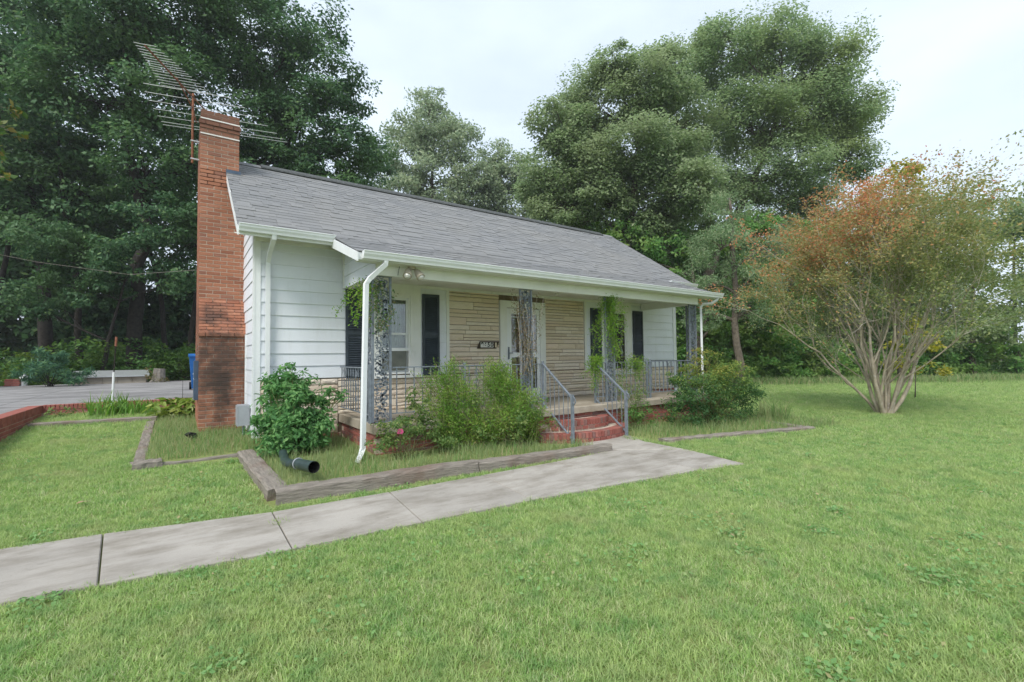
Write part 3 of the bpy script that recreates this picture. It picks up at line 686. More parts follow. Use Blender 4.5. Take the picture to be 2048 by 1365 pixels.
# ------------------------------------------------------------------ iron columns and railings
def scroll_panel(mb_, p0, ux, w, z0, z1, rg):
    """openwork of S-scrolls and cast leaves between two bars; ux = unit vector along the panel"""
    p0 = Vector(p0); ux = Vector(ux); uy = Vector((-ux.y, ux.x, 0)); zc = z0; per = .21
    for ph in (0, math.pi):
        pts = []; n = int((z1-z0)/.03)
        for i in range(n+1):
            z = z0+(z1-z0)*i/n; u = w/2+math.sin(z/per*2*math.pi+ph)*(w/2-.03)
            pts.append(p0+ux*u+Vector((0, 0, z)))
        mb_.tube(pts, .005, 4)
    z = z0+.04; k = 0
    while z < z1-.03:
        for s_ in range(9):
            u = w/2+rg.uniform(-1, 1)*(w/2-.035); a = rg.uniform(0, 6.28); L = rg.uniform(.016, .032); wd = L*.6
            c = p0+ux*u+Vector((0, 0, z+rg.uniform(-.02, .02))); d1 = ux*math.cos(a)+Vector((0, 0, math.sin(a))); d2 = -ux*math.sin(a)+Vector((0, 0, math.cos(a)))
            q = [c-d1*L, c+d2*wd*.8, c+d1*L, c-d2*wd*.8]; o_ = uy*.005
            mb_.add([v_+o_ for v_ in q]+[v_-o_ for v_ in q], [(0, 1, 2, 3), (7, 6, 5, 4), (0, 4, 5, 1), (1, 5, 6, 2), (2, 6, 7, 3), (3, 7, 4, 0)])
        z += .042; k += 1
    for s_ in np.arange(z0+.1, z1-.05, .21):   # curls
        for sg in (-1, 1):
            c = p0+ux*(w/2+sg*w*.22)+Vector((0, 0, s_)); mb_.tube([c+ux*(sg*math.cos(a)*(.035-.004*a))+Vector((0, 0, math.sin(a)*(.035-.004*a))) for a in np.linspace(0, 6.5, 12)], .0045, 4)
rg = random.Random(31)
def column(x, y, ux_list, w, lab=None):
    o = empty('iron_column', (x, y, ZSL)); o.parent = porch; H = ZB-ZSL+.002
    done = set()
    for ux in ux_list:
        for e in (0, w):
            k = (round(ux[0]*e, 3), round(ux[1]*e, 3))
            if k in done: continue
            done.add(k); MB().box(k[0]-.016, k[0]+.016, k[1]-.016, k[1]+.016, 0, H).build('upright', M['iron'], o)
        m_ = MB(); scroll_panel(m_, (0, 0, 0), (ux[0], ux[1], 0), w, .02, H-.02, rg); m_.build('scroll_panel', M['iron'], o)
        f = MB(); f.box(min(0, ux[0]*w)-.03, max(0, ux[0]*w)+.03, min(0, ux[1]*w)-.03, max(0, ux[1]*w)+.03, 0, .012); f.box(min(0, ux[0]*w)-.02, max(0, ux[0]*w)+.02, min(0, ux[1]*w)-.02, max(0, ux[1]*w)+.02, H-.012, H); f.build('end_plates', M['iron'], o)
    return o
CY = -1.55
column(1.33, CY, [(1, 0), (0, 1)], .26); column(3.97, CY, [(1, 0)], .24); column(6.10, CY, [(1, 0)], .25); column(9.20, CY, [(-1, 0), (0, 1)], .24)
def baluster(L, scroll=False):
    m_ = MB(); n = 20
    m_.add(*twist(L, n)); return m_
def twist(L, n, r=.0075):
    vs_ = []; fs = []
    for i in range(n+1):
        z = L*i/n; a = (0 if z < L*.25 or z > L*.75 else (z-L*.25)/(L*.5)*math.pi*3)
        for k in range(4):
            q = a+math.pi/4+k*math.pi/2; vs_.append((math.cos(q)*r*1.3, math.sin(q)*r*1.3, z))
    for i in range(n):
        for k in range(4): fs.append((i*4+k, i*4+(k+1) % 4, i*4+4+(k+1) % 4, i*4+4+k))
    return vs_, fs
def railing(p, q, zt, zb, n, scrolls=(), posts=()):
    p = Vector((*p, 0)); q = Vector((*q, 0)); d_ = (q-p); L = d_.length; ang = math.atan2(d_.y, d_.x)
    o = empty('railing', p, ang); o.parent = porch
    m_ = MB(); m_.box(0, L, -.018, .018, zt-.012, zt+.006); m_.build('top_rail', M['iron'], o)
    m_ = MB(); m_.box(0, L, -.012, .012, zb-.01, zb+.004); m_.build('bottom_rail', M['iron'], o)
    me = None
    for i in range(n):
        x = L*(i+.5)/n
        if me is None:
            v_, f_ = twist(zt-zb-.012, 20); bo = MB().add(v_, f_).build('baluster', M['iron'], o, loc=(x, 0, zb)); me = bo.data
        else: place('baluster', me, o, (x, 0, zb))
    for xs_ in scrolls:
        s_ = MB(); c = xs_*L
        for (cz, sg) in ((zb+.16, 1), (zb+.36, -1), (zb+.54, 1)):
            s_.tube([(c+sg*math.cos(a)*(.05-.005*a), 0, cz+math.sin(a)*(.09-.009*a)) for a in np.linspace(0, 7, 18)], .006, 4)
        s_.build('scroll', M['iron'], o)
    for xs_ in posts:
        s_ = MB(); s_.box(xs_*L-.018, xs_*L+.018, -.0185, .0185, ZSL, zt+.05); s_.build('post', M['iron'], o)
    return o
RT, RB = 1.375, .70
railing((1.29, -.04), (1.29, CY-.02), RT, RB, 12, (.55,), (.985,))
railing((1.62, CY), (3.95, CY), RT, RB, 17, (.62,), (.52,))
railing((4.23, CY), (4.46, CY), RT, RB, 2, (), (1.0,))
railing((5.79, CY), (6.08, CY), RT, RB, 2, (), (0.0,))
railing((6.37, CY), (8.94, CY), RT, RB, 19, (), (.385, .425))
railing((9.2, CY), (9.2, -.04), RT, RB, 12, (.5,), ())
for X in (4.46, 5.79):
    o = empty('step_handrail', (X, CY, 0)); o.parent = porch; ye = -2.33-CY
    m_ = MB(); m_.tube([(0, 0, RT), (0, ye, .80)], .026, 4, sq=(1, .7)); m_.build('top_rail', M['iron'], o)
    m_ = MB(); m_.tube([(0, 0, .66), (0, ye, .10)], .020, 4, sq=(1, .7)); m_.build('bottom_rail', M['iron'], o)
    m_ = MB(); m_.box(-.022, .022, ye-.022, ye+.022, -.05, .86); m_.build('newel_post', M['iron'], o)
    m_ = MB(); m_.tube([(0, ye-.02, .83), (0, ye-.06, .80), (0, ye-.08, .74), (0, ye-.05, .70), (0, ye-.025, .73)], .011, 6); m_.build('scroll_end', M['iron'], o)
    for i in range(6):
        f = (i+.7)/6.6; m_ = MB(); m_.tube([(0, ye*f, .66+(.10-.66)*f), (0, ye*f, RT+(.80-RT)*f)], .007, 4); m_.build('baluster', M['iron'], o)

# ------------------------------------------------------------------ downspouts
def downspout(pts, name='downspout', r=.042):
    o = MB().tube(pts, r, 4, sq=(1.05, .8)).build(name, M['white'], house); return o
downspout([(.17, EY-.06, EZ-.12), (.17, EY-.05, EZ-.17), (.17, -.22, EZ-.32), (.17, -.085, EZ-.42), (.17, -.072, EZ-.5), (.17, -.072, .32), (.17, -.1, .25), (.17, -.22, .2)])
downspout([(1.40, PY-.06, PZr-.12), (1.40, PY-.055, PZr-.17), (1.20, PY+.03, PZr-.38), (1.15, PY+.03, PZr-.46), (1.09, SY-.06, .30), (1.05, SY-.10, .22), (.95, SY-.30, .19)])
downspout([(9.62, PY-.05, PZr-.12), (9.62, PY-.03, PZr-.17), (9.52, PY+.06, PZr-.26), (9.40, PD+.0, ZB+.02), (9.365, PD+.03, ZB-.06), (9.365, PD+.03, .2), (9.42, PD-.1, .1)])
MB().tube([(10.30, EY-.06, EZ-.12), (10.30, EY-.06, EZ-.2), (10.3, EY-.12, EZ-.3)], .035, 8).build('gutter_outlet', M['white'], house)

# ------------------------------------------------------------------ chimney
ch = empty('chimney'); ch.parent = house
CX0, YU, YL_, ZH0, ZH1, ZT = -.688, 1.601, 1.133, 1.934, 2.55, 5.95
YBU, YBL = 3.23, 3.7; ZRF = 4.92
m_ = MB(); q = .0015
m_.box(CX0+q, .0, YL_+q, YBL-q, 0, ZH0); m_.box(CX0+q, .0, YU+q, YBU-q, ZH0, ZRF); m_.box(CX0+q, -.1, YU+q, YBU-q, ZRF-.3, ZT-.012)
m_.prism([(YL_+q, ZH0), (YBL-q, ZH0), (YBU-q, ZH1), (YU+q, ZH1)], CX0+q, 0.0)
m_.build('mortar_core', M['mortar_ch'], ch)
CH = .0672; rg = random.Random(77)
BC = [chamfer('brick', .2, .05, .0575, .0035, M['brick'], .0014, 50+i) for i in range(3)]
def brick_row(x0, x1, y, z, odd, sc=1.0, rot=0, dark=0):
    x = x0+.001; first = True; step_ = .2095
    L0 = .10 if odd else .2
    while x < x1-.02:
        L = L0 if first else .2; first = False
        L = min(L, x1-x)
        if L > .025: place('brick', rg.choice(BC), ch, (x+L/2, y+.022+rg.uniform(-.002, .002), z), (rot, 0, 0), (L/.2, 1, sc))
        x += L+.0095
k = 0; z = .2
while z < ZH0-.03: brick_row(CX0, 0, YL_, z+CH/2, k % 2); z += CH; k += 1
brick_row(CX0-.02, .0, YL_-.032, ZH0+.008, 1, 1.0)
ns = 11; dy, dz = (YU-YL_)/ns, (ZH1-ZH0)/ns; sl_ = math.atan2(YU-YL_, ZH1-ZH0)
for i in range(ns): brick_row(CX0, 0, YL_+dy*(i+.5), ZH0+dz*(i+.5)+.02, i % 2, 1.05, -sl_)
z = ZH1; k = 0
while z < ZT-CH*.5:
    fromtop = round((ZT-z)/CH); y = YU; x1 = 0.0 if z < ZRF-.02 else -.095
    off = {5: .012, 4: .03, 3: .015}.get(fromtop, 0)
    brick_row(CX0-off, x1+off*.8 if x1 < 0 else x1, y-off, z+CH/2, k % 2); z += CH; k += 1
for zz, a, b_ in ((ZT-2*CH, CX0-.004, -.092), (ZT-6*CH, CX0-.004, -.092)):
    MB().box(a, b_, YU-(.022 if zz > ZT-.2 else .012), YU+.01, zz-.012, zz+.008).build('mortar_line', M['white_mortar'], ch)
# bricks of the narrow outer face, joined
V = []; F = []; A = []
def sidebrick(x, y0, y1, z0, z1):
    n = len(V); c = .003
    V.extend([(x-.004, y0+c, z0+c), (x-.004, y1-c, z0+c), (x-.004, y1-c, z1-c), (x-.004, y0+c, z1-c), (x+.03, y0, z0), (x+.03, y1, z0), (x+.03, y1, z1), (x+.03, y0, z1)])
    F.extend([(n, n+3, n+2, n+1), (n, n+1, n+5, n+4), (n+1, n+2, n+6, n+5), (n+2, n+3, n+7, n+6), (n+3, n, n+4, n+7)]); A.extend([rg.random()]*5)
k = 0; z = .2
while z < ZT-.04:
    if z < ZH0: ya, yb = YL_, YBL
    elif z < ZH1:
        f = (z-ZH0+CH)/(ZH1-ZH0); ya, yb = YL_+(YU-YL_)*min(1, f), YBL+(YBU-YBL)*min(1, f)
    else: ya, yb = YU, YBU
    y = ya+(.103 if k % 2 else 0)
    if k % 2: sidebrick(CX0, ya+.001, ya+.0935, z+.005, z+CH-.005)
    while y < yb-.03: sidebrick(CX0, y+.001, min(yb, y+.2), z+.005, z+CH-.005); y += .2095
    z += CH; k += 1
m2 = M['brick'].copy(); m2.name = 'chimney_brick_joined'; t = m2.node_tree
for n_ in list(t.nodes):
    if n_.type == 'OBJECT_INFO':
        at = nd(t, 'ShaderNodeAttribute', attribute_name='rnd'); dst = [l.to_socket for l in n_.outputs['Random'].links]
        for s_ in dst: t.links.new(at.outputs['Fac'], s_)
o = obj('side_bricks', np_mesh('side_bricks', V, F, A), m2, ch); tag(o, kind='stuff')
MB().box(CX0+.05, -.15, YU+.3, YBU-.3, ZT-.02, ZT+.05).build('crown', M['mortar'], ch)
# lead flashing where the shingles meet the stack
MB().add([(-.30, YU-.012, ZRF-.06), (-.07, YU-.012, ZRF-.06), (-.07, YU-.012, ZRF+.05), (-.30, YU-.012, ZRF+.05), (-.30, YU+.02, ZRF-.06), (-.07, YU+.02, ZRF-.06), (-.07, YU+.02, ZRF+.05), (-.30, YU+.02, ZRF+.05)],
     [(0, 1, 2, 3), (0, 4, 5, 1), (1, 5, 6, 2), (2, 6, 7, 3), (3, 7, 4, 0)]).build('flashing', M['bluegrey'], ch)

# ------------------------------------------------------------------ television aerial on the chimney
M['aerial'] = simple('weathered_aluminium', (.42, .44, .43), .6, .15, 10, metal=.3)
an = empty('television_antenna', (-.80, 2.25, 5.2)); tag(an, 'old multi-element television aerial on a rusty mast strapped to the chimney', 'antenna')
MB().tube([(0, 0, 0), (0, 0, .7), (.002, 0, 1.32)], .021, 8).build('mast', M['rust'], an)
for z in (.08, .42): MB().box(-.03, .14, -.02, .02, z-.012, z+.012).build('bracket', M['alu'], an)
U_ = Vector((.972, -.235, 0)); D_ = Vector((.235, .972, 0)); M0 = Vector((0, 0, 1.25))
def bp(s): return M0+D_*s+Vector((0, 0, .235*s))
MB().tube([bp(-2.46), bp(3.3)], .013, 6).build('boom', M['rust'], an)
MB().tube([bp(-1.0)+Vector((0, 0, .03)), bp(.0)+Vector((.0, 0, -.22)), bp(.25)+Vector((0, 0, -.42))], .010, 5).build('boom_brace', M['rust'], an)
spec = [(-2.46+.12*i, .13+.014*i) for i in range(11)]+[(-1.1+.17*i, .30+.02*i) for i in range(5)]
spec += [(-.35, .66), (.25, .82), (.9, .95), (1.6, 1.08), (2.3, 1.2), (2.9, 1.3), (3.25, 1.36)]
for s_, hl in spec:
    c = bp(s_)+Vector((0, 0, .018)); r_ = .004 if hl < .6 else .0055
    MB().tube([c-U_*hl, c-U_*hl*.3+Vector((0, 0, -.004)), c, c+U_*hl], r_, 5).build('element', M['aerial'], an)
# ------------------------------------------------------------------ lights, plaque, boxes on the house
fl_ = empty('flood_light', (1.86, PD-.024, 2.93)); tag(fl_, 'twin-headed outdoor flood light under the porch eave by the corner column', 'flood light')
M['beige'] = simple('beige_lamp_metal', (.36, .32, .25), .45, .2, 12); M['bulbglass'] = simple('bulb_glass', (.55, .54, .5), .15, .05, 5)
MB().tube([(0, -.06, .0), (0, -.06, -.03), (0, -.06, -.11)], [.065, .07, .055], 14).build('canopy', M['beige'], fl_)
for sx, ang in ((-.055, -.5), (.06, .35)):
    MB().tube([(sx*.4, -.06, -.08), (sx, -.08, -.13)], .012, 6).build('swivel_arm', M['beige'], fl_)
    d1 = Vector((ang, -.75, -1)).normalized(); p_ = Vector((sx, -.08, -.12))
    h_ = MB().tube([p_, p_+d1*.03, p_+d1*.09, p_+d1*.15], [.03, .045, .058, .066], 12).build('lamp_head', M['beige'], fl_)
    MB().tube([p_+d1*.15, p_+d1*.17, p_+d1*.185], [.05, .04, .015], 12).build('bulb', M['bulbglass'], h_)
MB().tube([(-.03, -.03, .0), (-.15, .008, -.03), (-.17, .012, -.12), (-.185, .012, -.2)], .005, 5).build('cable', M['iron'], fl_)
pl = empty('porch_lamp', (5.3, -1.0, 2.872)); tag(pl, 'bare white bulb in a small ceiling holder near the front door', 'lamp')
MB().tube([(0, 0, .002), (0, 0, -.03)], [.05, .035], 12).build('holder', M['black'], pl)
MB().tube([(0, 0, -.03), (0, 0, -.05), (0, 0, -.08), (0, 0, -.11), (0, 0, -.125)], [.018, .03, .045, .035, .01], 12).build('bulb', M['bulbglass'], pl)
nb = empty('house_number_plaque', (4.25, -.034, 1.76)); tag(nb, 'dark slanted house number plaque on the stone wall reading 9650', 'house number')
M['plaque'] = simple('dark_brown_plaque', (.045, .032, .022), .6, .2, 10); M['tile'] = simple('white_number_tile', (.72, .72, .68), .5, .05, 10); M['tile2'] = simple('cream_tile', (.62, .54, .38), .5, .05, 10)
MB().add([(-.27, -.012, -.075), (.19, -.012, -.075), (.27, -.012, .075), (-.20, -.012, .075), (-.27, .012, -.075), (.19, .012, -.075), (.27, .012, .075), (-.20, .012, .075)], [(0, 1, 2, 3), (7, 6, 5, 4), (0, 4, 5, 1), (1, 5, 6, 2), (2, 6, 7, 3), (3, 7, 4, 0)]).build('plate', M['plaque'], nb)
for i, c in enumerate('9650'):
    x = -.155+i*.078; tl = MB().box(x-.036, x+.036, -.016, -.0125, -.05, .05).build('number_tile', M['tile'], nb)
    cu = bpy.data.curves.new('digit', 'FONT'); cu.body = c; cu.size = .12; cu.align_x = 'CENTER'; cu.align_y = 'CENTER'; cu.extrude = .0012; cu.offset = .0035
    to = bpy.data.objects.new('digit_tmp', cu); COL.objects.link(to); dg = bpy.context.evaluated_depsgraph_get(); me = bpy.data.meshes.new_from_object(to.evaluated_get(dg)); bpy.data.objects.remove(to)
    me.materials.clear(); o = obj('digit', me, M['black'], tl); o.location = (x, -.0185, 0); o.rotation_euler = (R(90), 0, 0)
MB().box(.160, .198, -.016, -.0125, -.05, .05).build('blank_tile', M['tile2'], nb)
mt = empty('meter_cabinet', (CX0-.003, 1.28, 1.18)); tag(mt, 'narrow blue-grey metal cabinet fixed to the outer face of the chimney', 'cabinet')
MB().box(-.05, 0, -.09, .5, -.33, .33).build('box', M['bluegrey'], mt)
MB().box(-.062, -.051, -.08, .49, .02, .32).build('door', M['bluegrey'], mt); MB().box(-.062, -.051, -.08, .49, -.32, 0).build('door', M['bluegrey'], mt)
ub = empty('utility_box', (-.09, .55, .62)); tag(ub, 'grey plastic utility box on the gable wall beside the chimney', 'utility box')
MB().box(-.085, .072, -.16, .16, -.16, .16).build('box', M['grey_plastic'], ub); MB().box(-.1, -.086, -.15, .15, -.17, .15).build('cover', M['grey_plastic'], ub); MB().tube([(0, 0, -.16), (0, 0, -.5)], .02, 8).build('conduit', M['grey_plastic'], ub)

# ------------------------------------------------------------------ landscape timbers
def timber(a, b, w, h_, zs, label, axis, seed, sink=.03):
    a = Vector(a); b = Vector(b); d_ = b-a; L = d_.length; ang = math.atan2(d_.y, d_.x); rgt = random.Random(seed)
    n = max(6, int(L/.12)); sec = [(-w/2, -sink), (-w/2, h_*.86), (-w/2*.84, h_), (-w*.1, h_*1.02), (w/2*.8, h_), (w/2, h_*.85), (w/2, -sink)]
    vs_ = []; k = len(sec)
    for i in range(n+1):
        x = L*i/n
        for (u, v) in sec: vs_.append((x+(rgt.uniform(-.02, .02) if i in (0, n) else 0), u+rgt.uniform(-1, 1)*.007, v+rgt.uniform(-1, 1)*.007))
    fs = [(i*k+j, (i+1)*k+j, (i+1)*k+j+1, i*k+j+1) for i in range(n) for j in range(k-1)]+[tuple(range(k)), tuple(range(n*k, n*k+k))[::-1]]
    o = MB().add(vs_, fs).build('landscape_timber', M['tie_x'] if axis == 'x' else M['tie_x'])
    za, zb = zs; o.location = (a.x, a.y, za); o.rotation_euler = (0, -math.atan2(zb-za, L), ang)
    tag(o, label, 'timber', 'old landscape timbers edging the beds'); return o
timber((-.10, -2.77), (2.25, -2.86), .19, .17, (0, -.01), 'thick grey timber laid along the walk, its end under the black drain pipe', 'x', 1)
timber((2.27, -2.86), (4.60, -3.0), .19, .14, (0, -.02), 'weathered timber along the walk ending by the brick steps', 'x', 2)
timber((-.06, -2.66), (-.17, -.60), .21, .12, (.03, .12), 'broad brown timber running from the walk up to the leafy bush', 'y', 3)
timber((-.24, -.58), (-1.18, -.60), .12, .06, (.135, .13), 'thin half-buried timber joining the leafy bush bed to the stub timber', 'x', 4)
timber((-1.12, -.58), (-1.42, -.62), .19, .11, (.13, .13), 'short rotten timber stub at the corner of the chimney bed', 'x', 5)
timber((-1.36, -.45), (-1.40, 3.15), .13, .035, (.15, .33), 'sunken pale timber running back from the stub timber toward the terrace', 'y', 6)
timber((-3.1, 3.5), (-1.3, 3.3), .14, .085, (.35, .345), 'dark timber lying on the lawn in front of the brick retaining wall', 'x', 7)
timber((5.85, -3.05), (9.25, -4.0), .17, .07, (0, 0), 'flat grey timber edging the bed in front of the big nandina bush', 'x', 8)
timber((9.22, -3.9), (9.7, -2.4), .15, .06, (0, 0), 'short timber closing the end of the nandina bed', 'x', 9)
dp = empty('drain_pipe', (.25, -2.36, hz(.25, -2.36)+.1)); tag(dp, 'dark green corrugated drain pipe with a black open mouth lying over the timbers', 'drain pipe')
pp = [(-.06, 1.0, .03), (-.10, .6, -.005), (-.09, .3, .02), (-.045, .1, .05), (.0, -.12, .06), (.04, -.33, .075)]
MB().tube(pp[:4], .052, 14, cap=False).build('hose', M['pipe'], dp)
MB().tube(pp[3:], [.06, .062, .066], 18, cap=False).build('elbow', M['pipe'], dp); MB().tube(pp[3:], [.055, .057, .061], 18, cap=False).build('lining', M['black'], dp)
MB().tube([pp[3], (-.04, .085, .051)], .068, 16).build('collar', M['grey_plastic'], dp)

M['bark_stump'] = simple('grey_weathered', (.2, .18, .155), .9, .3, 12)
# ------------------------------------------------------------------ things on and beyond the patio
bn = empty('wheelie_bin', (-.44, 9.0, PZ)); tag(bn, 'blue wheeled rubbish bin standing behind the chimney', 'bin')
b = MB(); b.add([(-.24, -.26, .05), (.24, -.26, .05), (.24, .26, .05), (-.24, .26, .05), (-.31, -.34, 1.0), (.31, -.34, 1.0), (.31, .34, 1.0), (-.31, .34, 1.0)], [(0, 3, 2, 1), (0, 1, 5, 4), (1, 2, 6, 5), (2, 3, 7, 6), (3, 0, 4, 7), (4, 5, 6, 7)]); b.build('body', M['blue'], bn)
b = MB(); b.prism([(-.36, 1.0), (-.36, 1.04), (0, 1.1), (.36, 1.04), (.36, 1.0)], -.33, .33); b.build('lid', M['blue'], bn)
for s_ in (-.27, .27): MB().tube([(s_-.03, .27, .12), (s_+.03, .27, .12)], .12, 16).build('wheel', M['black'], bn)
MB().tube([(-.25, .36, .98), (-.25, .43, .99), (.25, .43, .99), (.25, .36, .98)], .016, 6).build('handle', M['blue'], bn)
wp = empty('hose_post', (-.60, 8.0, PZ)); tag(wp, 'short white plastic post beside the blue bin', 'post')
MB().tube([(0, 0, 0), (0, 0, .5)], .06, 10).build('post', M['white'], wp); MB().tube([(0, 0, .5), (0, 0, .56)], [.075, .05], 10).build('cap', M['white'], wp)
sk_ = empty('marker_stake', (-2.12, 4.75, hz(-2.1, 4.75))); tag(sk_, 'thin white pipe with a dark rod rising from the lilies', 'stake')
MB().tube([(0, 0, 0), (.02, .01, .85)], .022, 8).build('pipe', M['white'], sk_); MB().tube([(.02, .01, .8), (.03, .015, 1.1), (.05, .02, 1.55)], .012, 6).build('rod', M['bark_dark'], sk_); MB().tube([(.045, .02, 1.4), (.052, .02, 1.6)], .022, 7).build('rod_tip', M['rust'], sk_)
wc = empty('well_cover', (-3.3, 17.2, PZ)); tag(wc, 'low block-built well housing with a sheet metal lid', 'well cover')
for k in range(2):
    for i in range(5): MB().box(-1.15+i*.46, -.70+i*.46, -.5, .5, k*.13, k*.13+.125).build('block', M['slab'], wc)
MB().add([(-1.3, -.62, .30), (1.25, -.62, .30), (1.2, .6, .52), (-1.25, .6, .52), (-1.3, -.62, .265), (1.25, -.62, .265), (1.2, .6, .25), (-1.25, .6, .25)], [(0, 1, 2, 3), (0, 4, 5, 1), (1, 5, 6, 2), (2, 6, 7, 3), (3, 7, 4, 0)]).build('lid', M['lidmetal'] if 'lidmetal' in M else M['alu'], wc)
bp_ = empty('brick_pier', (-6.1, 17.3, PZ)); tag(bp_, 'small brick pier with a metal lantern at the far edge of the patio', 'pier')
for k in range(4):
    for i in range(2):
        place('brick', BS, bp_, (-.22+i*.21+(k % 2)*.03, 0, .03+k*.068)); place('brick', BS, bp_, (-.22+i*.21, .11, .03+k*.068))
MB().box(-.3, .1, -.02, .13, 0, .26).build('mortar_core', M['mortar_dark'], bp_)
MB().tube([(.22, 0, 0), (.22, 0, .28), (.22, 0, .3), (.22, 0, .42), (.22, 0, .5)], [.09, .09, .16, .06, .01], 10).build('lantern', M['alu'], bp_)
sp_ = MB(); rgt = random.Random(4); pts = [(0, 0, 0), (.02, 0, .15), (.03, .02, .4), (.05, .02, .62)]
sp_.tube(pts, [.33, .25, .22, .2], 11); stump = sp_.build('tree_stump', M['bark_stump'] if 'bark_stump' in M else M['bark_myrtle']); stump.location = (-1.75, 16.6, PZ-.05); tag(stump, 'pale cut tree stump with dead vines beyond the patio', 'stump')
wr = MB().tube([(-9.5, 15.0, 6.1), (-7, 12.6, 5.1), (-4.2, 9.6, 4.25), (-2.0, 6.6, 3.65), (CX0, 3.2, 3.35)], .0045, 5).build('overhead_cable', M['bark_stump']); tag(wr, 'thin overhead cable running from the wood to the chimney', 'cable')
rk = chamfer('rock', .16, .12, .09, .03, M['black'], .012, 5); o = obj('rock', rk); o.location = (-.78, .62, hz(-.78, .62)+.06); o.rotation_euler = (.3, .4, .5); tag(o, 'small black lump of rock in the weeds before the chimney', 'rock')
lf = MB().add([(0, 0, 0), (.05, .03, .015), (.11, .01, .008), (.06, -.025, .02), (.02, .04, .012)], [(0, 3, 1), (3, 2, 1), (0, 1, 4)]).build('fallen_leaf', simple('dry_leaf', (.33, .22, .14), .8, .2, 20)); lf.location = (-1.75, -1.98, hz(-1.75, -1.98)+.055); tag(lf, 'curled pale brown leaf lying on the lawn', 'leaf')

# ------------------------------------------------------------------ foliage helpers
def nrm(a): return a/np.maximum(np.linalg.norm(a, axis=1, keepdims=True), 1e-9)
def leaf_geo(P, rng, L, wr=.55, up=.6, lvar=.35, droop=0.0, fold=False, out=None):
    """P: leaf base points. returns V, F (quads)"""
    n = len(P); nn = rng.normal(size=(n, 3)); nn = nrm(nn)+np.array([0, 0, up])
    if out is not None: nn = nn+out*.7
    nn = nrm(nn); d = nrm(np.cross(nn, rng.normal(size=(n, 3)))); d[:, 2] -= droop; d = nrm(d); s = nrm(np.cross(nn, d)); nn = np.cross(d, s)
    l = (L*(1+rng.uniform(-lvar, lvar, n)))[:, None]; w = l*wr
    if not fold:
        V = np.stack([P, P+d*l*.45+s*w*.5, P+d*l, P+d*l*.45-s*w*.5], 1).reshape(-1, 3)
        return V, np.arange(4*n).reshape(n, 4)
    a = P; m = P+d*l*.5-nn*w*.12; tip = P+d*l-nn*l*.12
    V = np.stack([a, P+d*l*.3+s*w*.48+nn*w*.1, P+d*l*.72+s*w*.34+nn*w*.02, tip, P+d*l*.72-s*w*.34+nn*w*.02, P+d*l*.3-s*w*.48+nn*w*.1, m], 1).reshape(-1, 3)
    b = np.arange(n)[:, None]*7
    F = np.concatenate([b+np.array([[0, 1, 2, 6]]), b+np.array([[6, 2, 3, 4]]), b+np.array([[0, 6, 4, 5]])], 0)
    return V, F
def leaf_mesh(name, P, rng, L, rnd=None, **kw):
    V, F = leaf_geo(P, rng, L, **kw); n = len(P); r = rng.random(n) if rnd is None else rnd
    return np_mesh(name, V, F, np.tile(r, 3) if kw.get('fold') else r)
def clumped(rng, blobs, per_r2, clump_frac=.34, nclump=26, lo=.35, flat=.8):
    """points spread as leaf clumps through a union of blobs; also the clump centres per blob"""
    P = []; C = []; O = []
    for (x, y, z, r) in blobs:
        k = max(5, int(nclump*(.6+.4*r/2.5))); dr = nrm(rng.normal(size=(k, 3))); dr[:, 2] = dr[:, 2]*.9+.12
        c = np.array([x, y, z])+dr*(r*rng.uniform(lo, 1.02, k)**.7)[:, None]*np.array([1, 1, flat]); C.append(c)
        n = int(per_r2*r*r); wts = rng.uniform(.4, 1.6, k); ci = rng.choice(k, n, p=wts/wts.sum())
        off = nrm(rng.normal(size=(n, 3)))*(rng.random(n)**.45*clump_frac*r*rng.uniform(.7, 1.25, k)[ci])[:, None]*np.array([1.1, 1.1, .62])
        P.append(c[ci]+off); O.append(nrm(c[ci]+off-np.array([x, y, z])))
    return np.concatenate(P), C, np.concatenate(O)
def bent(a, b, rng, sag=.12, n=5):
    a = np.array(a, float); b = np.array(b, float); L = np.linalg.norm(b-a); m = (a+b)/2+rng.normal(size=3)*L*sag*.5+np.array([0, 0, L*sag*.3])
    t = np.linspace(0, 1, n)[:, None]; return (1-t)**2*a+2*t*(1-t)*m+t*t*b
